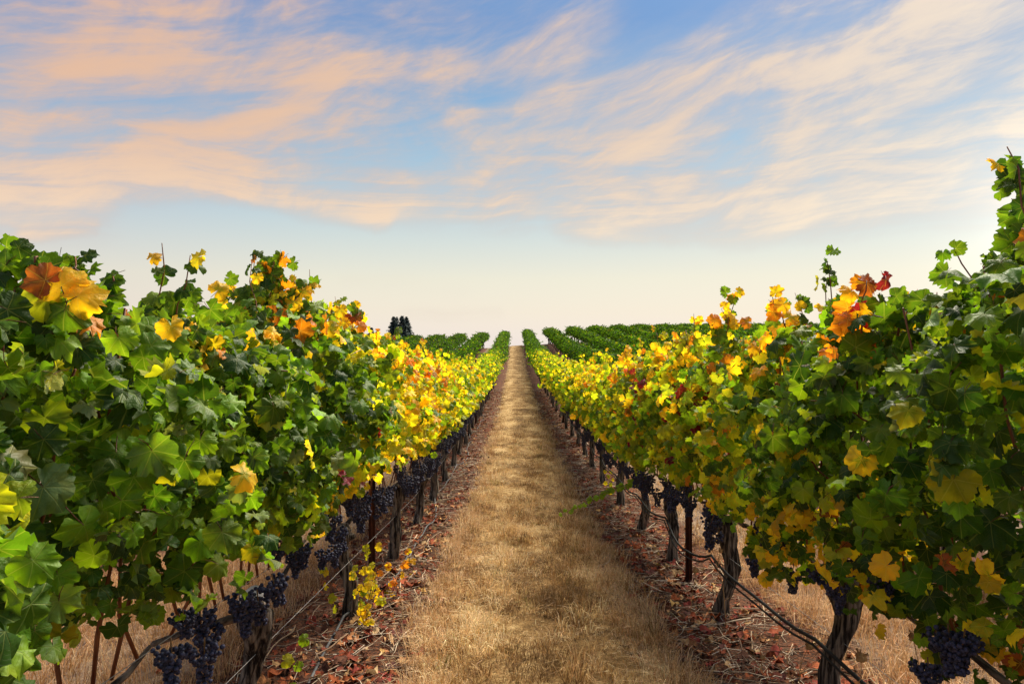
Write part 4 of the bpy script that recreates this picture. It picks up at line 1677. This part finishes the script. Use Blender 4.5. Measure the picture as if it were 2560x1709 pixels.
for side, w in ((-1, "left"), (1, "right")):
    parts = [grass(26000, xall(side), 1.2, 7, 1.0, .06, .2, .002, lambda a, b: tone_alley(a, b) * (.95, .9, .9), .06, 14),  # near blades tinted darker still, shade kept in their colour
             grass(9000, xall(side), 7, 20, 1.2, .05, .15, .004, tone_alley, .08, 12)]
    o = link("alley_grass", tri_mesh("alley_grass", np.vstack([p[0] for p in parts]),
             np.vstack([p[1] + sum(len(q[0]) for q in parts[:i]) for i, p in enumerate(parts)]), [M_GRASS], None, np.vstack([p[2] for p in parts])), kind='stuff')
    tag(o, "tall fluffy tan grass seen under the vines beyond the %s row" % w, "grass")


# ------------------------------------------------------------------ conifers and house beyond the hill
def conifer(px_top, py_top, px_w, D, label, seed, base_py=905):
    r = np.random.default_rng(seed)
    top = at(px_top, py_top, D)
    X = top.x
    z0 = EYE + (854 - base_py) * D / F
    H = top.z - z0
    Wd = px_w * D / F / 2
    root = thing("conifer_tree", label, "tree", (X, D, z0), "conifers beyond the hill crest")
    b = MB()
    b.tube([(0, 0, -1), (0, 0, H * .5), (0, 0, H * .97)], [H * .02, H * .013, H * .003], 7, 0)
    link("trunk", b.mesh("trunk", [M_BARK]), root)
    # whorls of drooping boughs set with sprays
    P, Nn, Tp, S, C = [], [], [], [], []
    n_wh = 60
    for i in range(n_wh):
        t = (i + r.uniform(0, .8)) / n_wh
        z = H * (.12 + .88 * t)
        reach = Wd * (1 - t) ** .7 * r.uniform(.6, 1.15) + Wd * .05
        for k in range(11):
            a = r.uniform(0, 2 * pi)
            rr = reach * r.uniform(.7, 1.12)
            for q in np.linspace(.2, 1, 6):
                P.append((cos(a) * rr * q, sin(a) * rr * q, z - .22 * rr * q + r.normal(0, .03 * H / 20)))
                Nn.append((r.normal(0, .5), r.normal(0, .5), 1))
                Tp.append((cos(a), sin(a), -.35))
                S.append(reach * .34 * r.uniform(.7, 1.3) + Wd * .13)
                C.append(np.array((.055, .085, .08)) * r.uniform(.6, 1.7))
    me = scatter_mesh("crown", np.array(P), frames(np.array(Nn), np.array(Tp)), np.array(S), np.array(C), TINY_V * (.6, 1, 1), TINY_T, M_NEEDLE)
    link("crown", me, root)


conifer(984, 790, 52, 230, "dark conifer rising left behind the vine leaf, next to the house", 1)
conifer(992, 791, 40, 236, "dark conifer close behind its twin, tip a little lower", 2)
conifer(1005, 788, 56, 228, "tallest dark conifer of the clump beyond the hill", 3)
conifer(1016, 791, 54, 233, "dark conifer at the right end of the clump beyond the hill", 4)
conifer(1034, 831, 16, 232, "small conifer standing alone just right of the clump", 5)
conifer(1048, 835, 12, 238, "smallest conifer tip showing above the far vine row", 6)
conifer(928, 817, 44, 225, "dark rounded conifer showing beside the orange vine leaves", 7)
conifer(536, 772, 70, 210, "dark conifer glimpsed through a gap in the left vine tops", 8)


def house():
    D = 215
    c = at(986, 856, D)
    k = D / F
    root = thing("house", "grey roofed white house beside the conifers beyond the hill", "house", (c.x, D, c.z - 6))
    b = MB()
    b.box((-2.6, -3, -3), (2.4, 3, 6))
    m1 = simple("white_render", (.7, .7, .7), (.8, .8, .8), 3)
    link("wall", b.mesh("wall", [m1], False), root)
    b = MB()
    V = [(-3.1, -3.6, 6.02), (2.9, -3.6, 6.02), (2.9, 3.6, 6.02), (-3.1, 3.6, 6.02), (-1.9, 0, 8.1), (2.1, 0, 8.1)]
    T = [(0, 1, 5), (0, 5, 4), (1, 2, 5), (2, 3, 4), (2, 4, 5), (3, 0, 4), (0, 2, 1), (0, 3, 2)]
    b.add(V, T)
    m2 = simple("slate_roof", (.09, .10, .16), (.16, .17, .24), 5)
    link("roof", b.mesh("roof", [m2], False), root)
    b = MB()
    b.box((-3.15, -3.75, 5.72), (2.95, -3.62, 6.0))
    link("eaves_board", b.mesh("eaves_board", [m1], False), root)


house()
print("vines", n_vines, "leaves", leaf_count, "objects", len(bpy.data.objects))
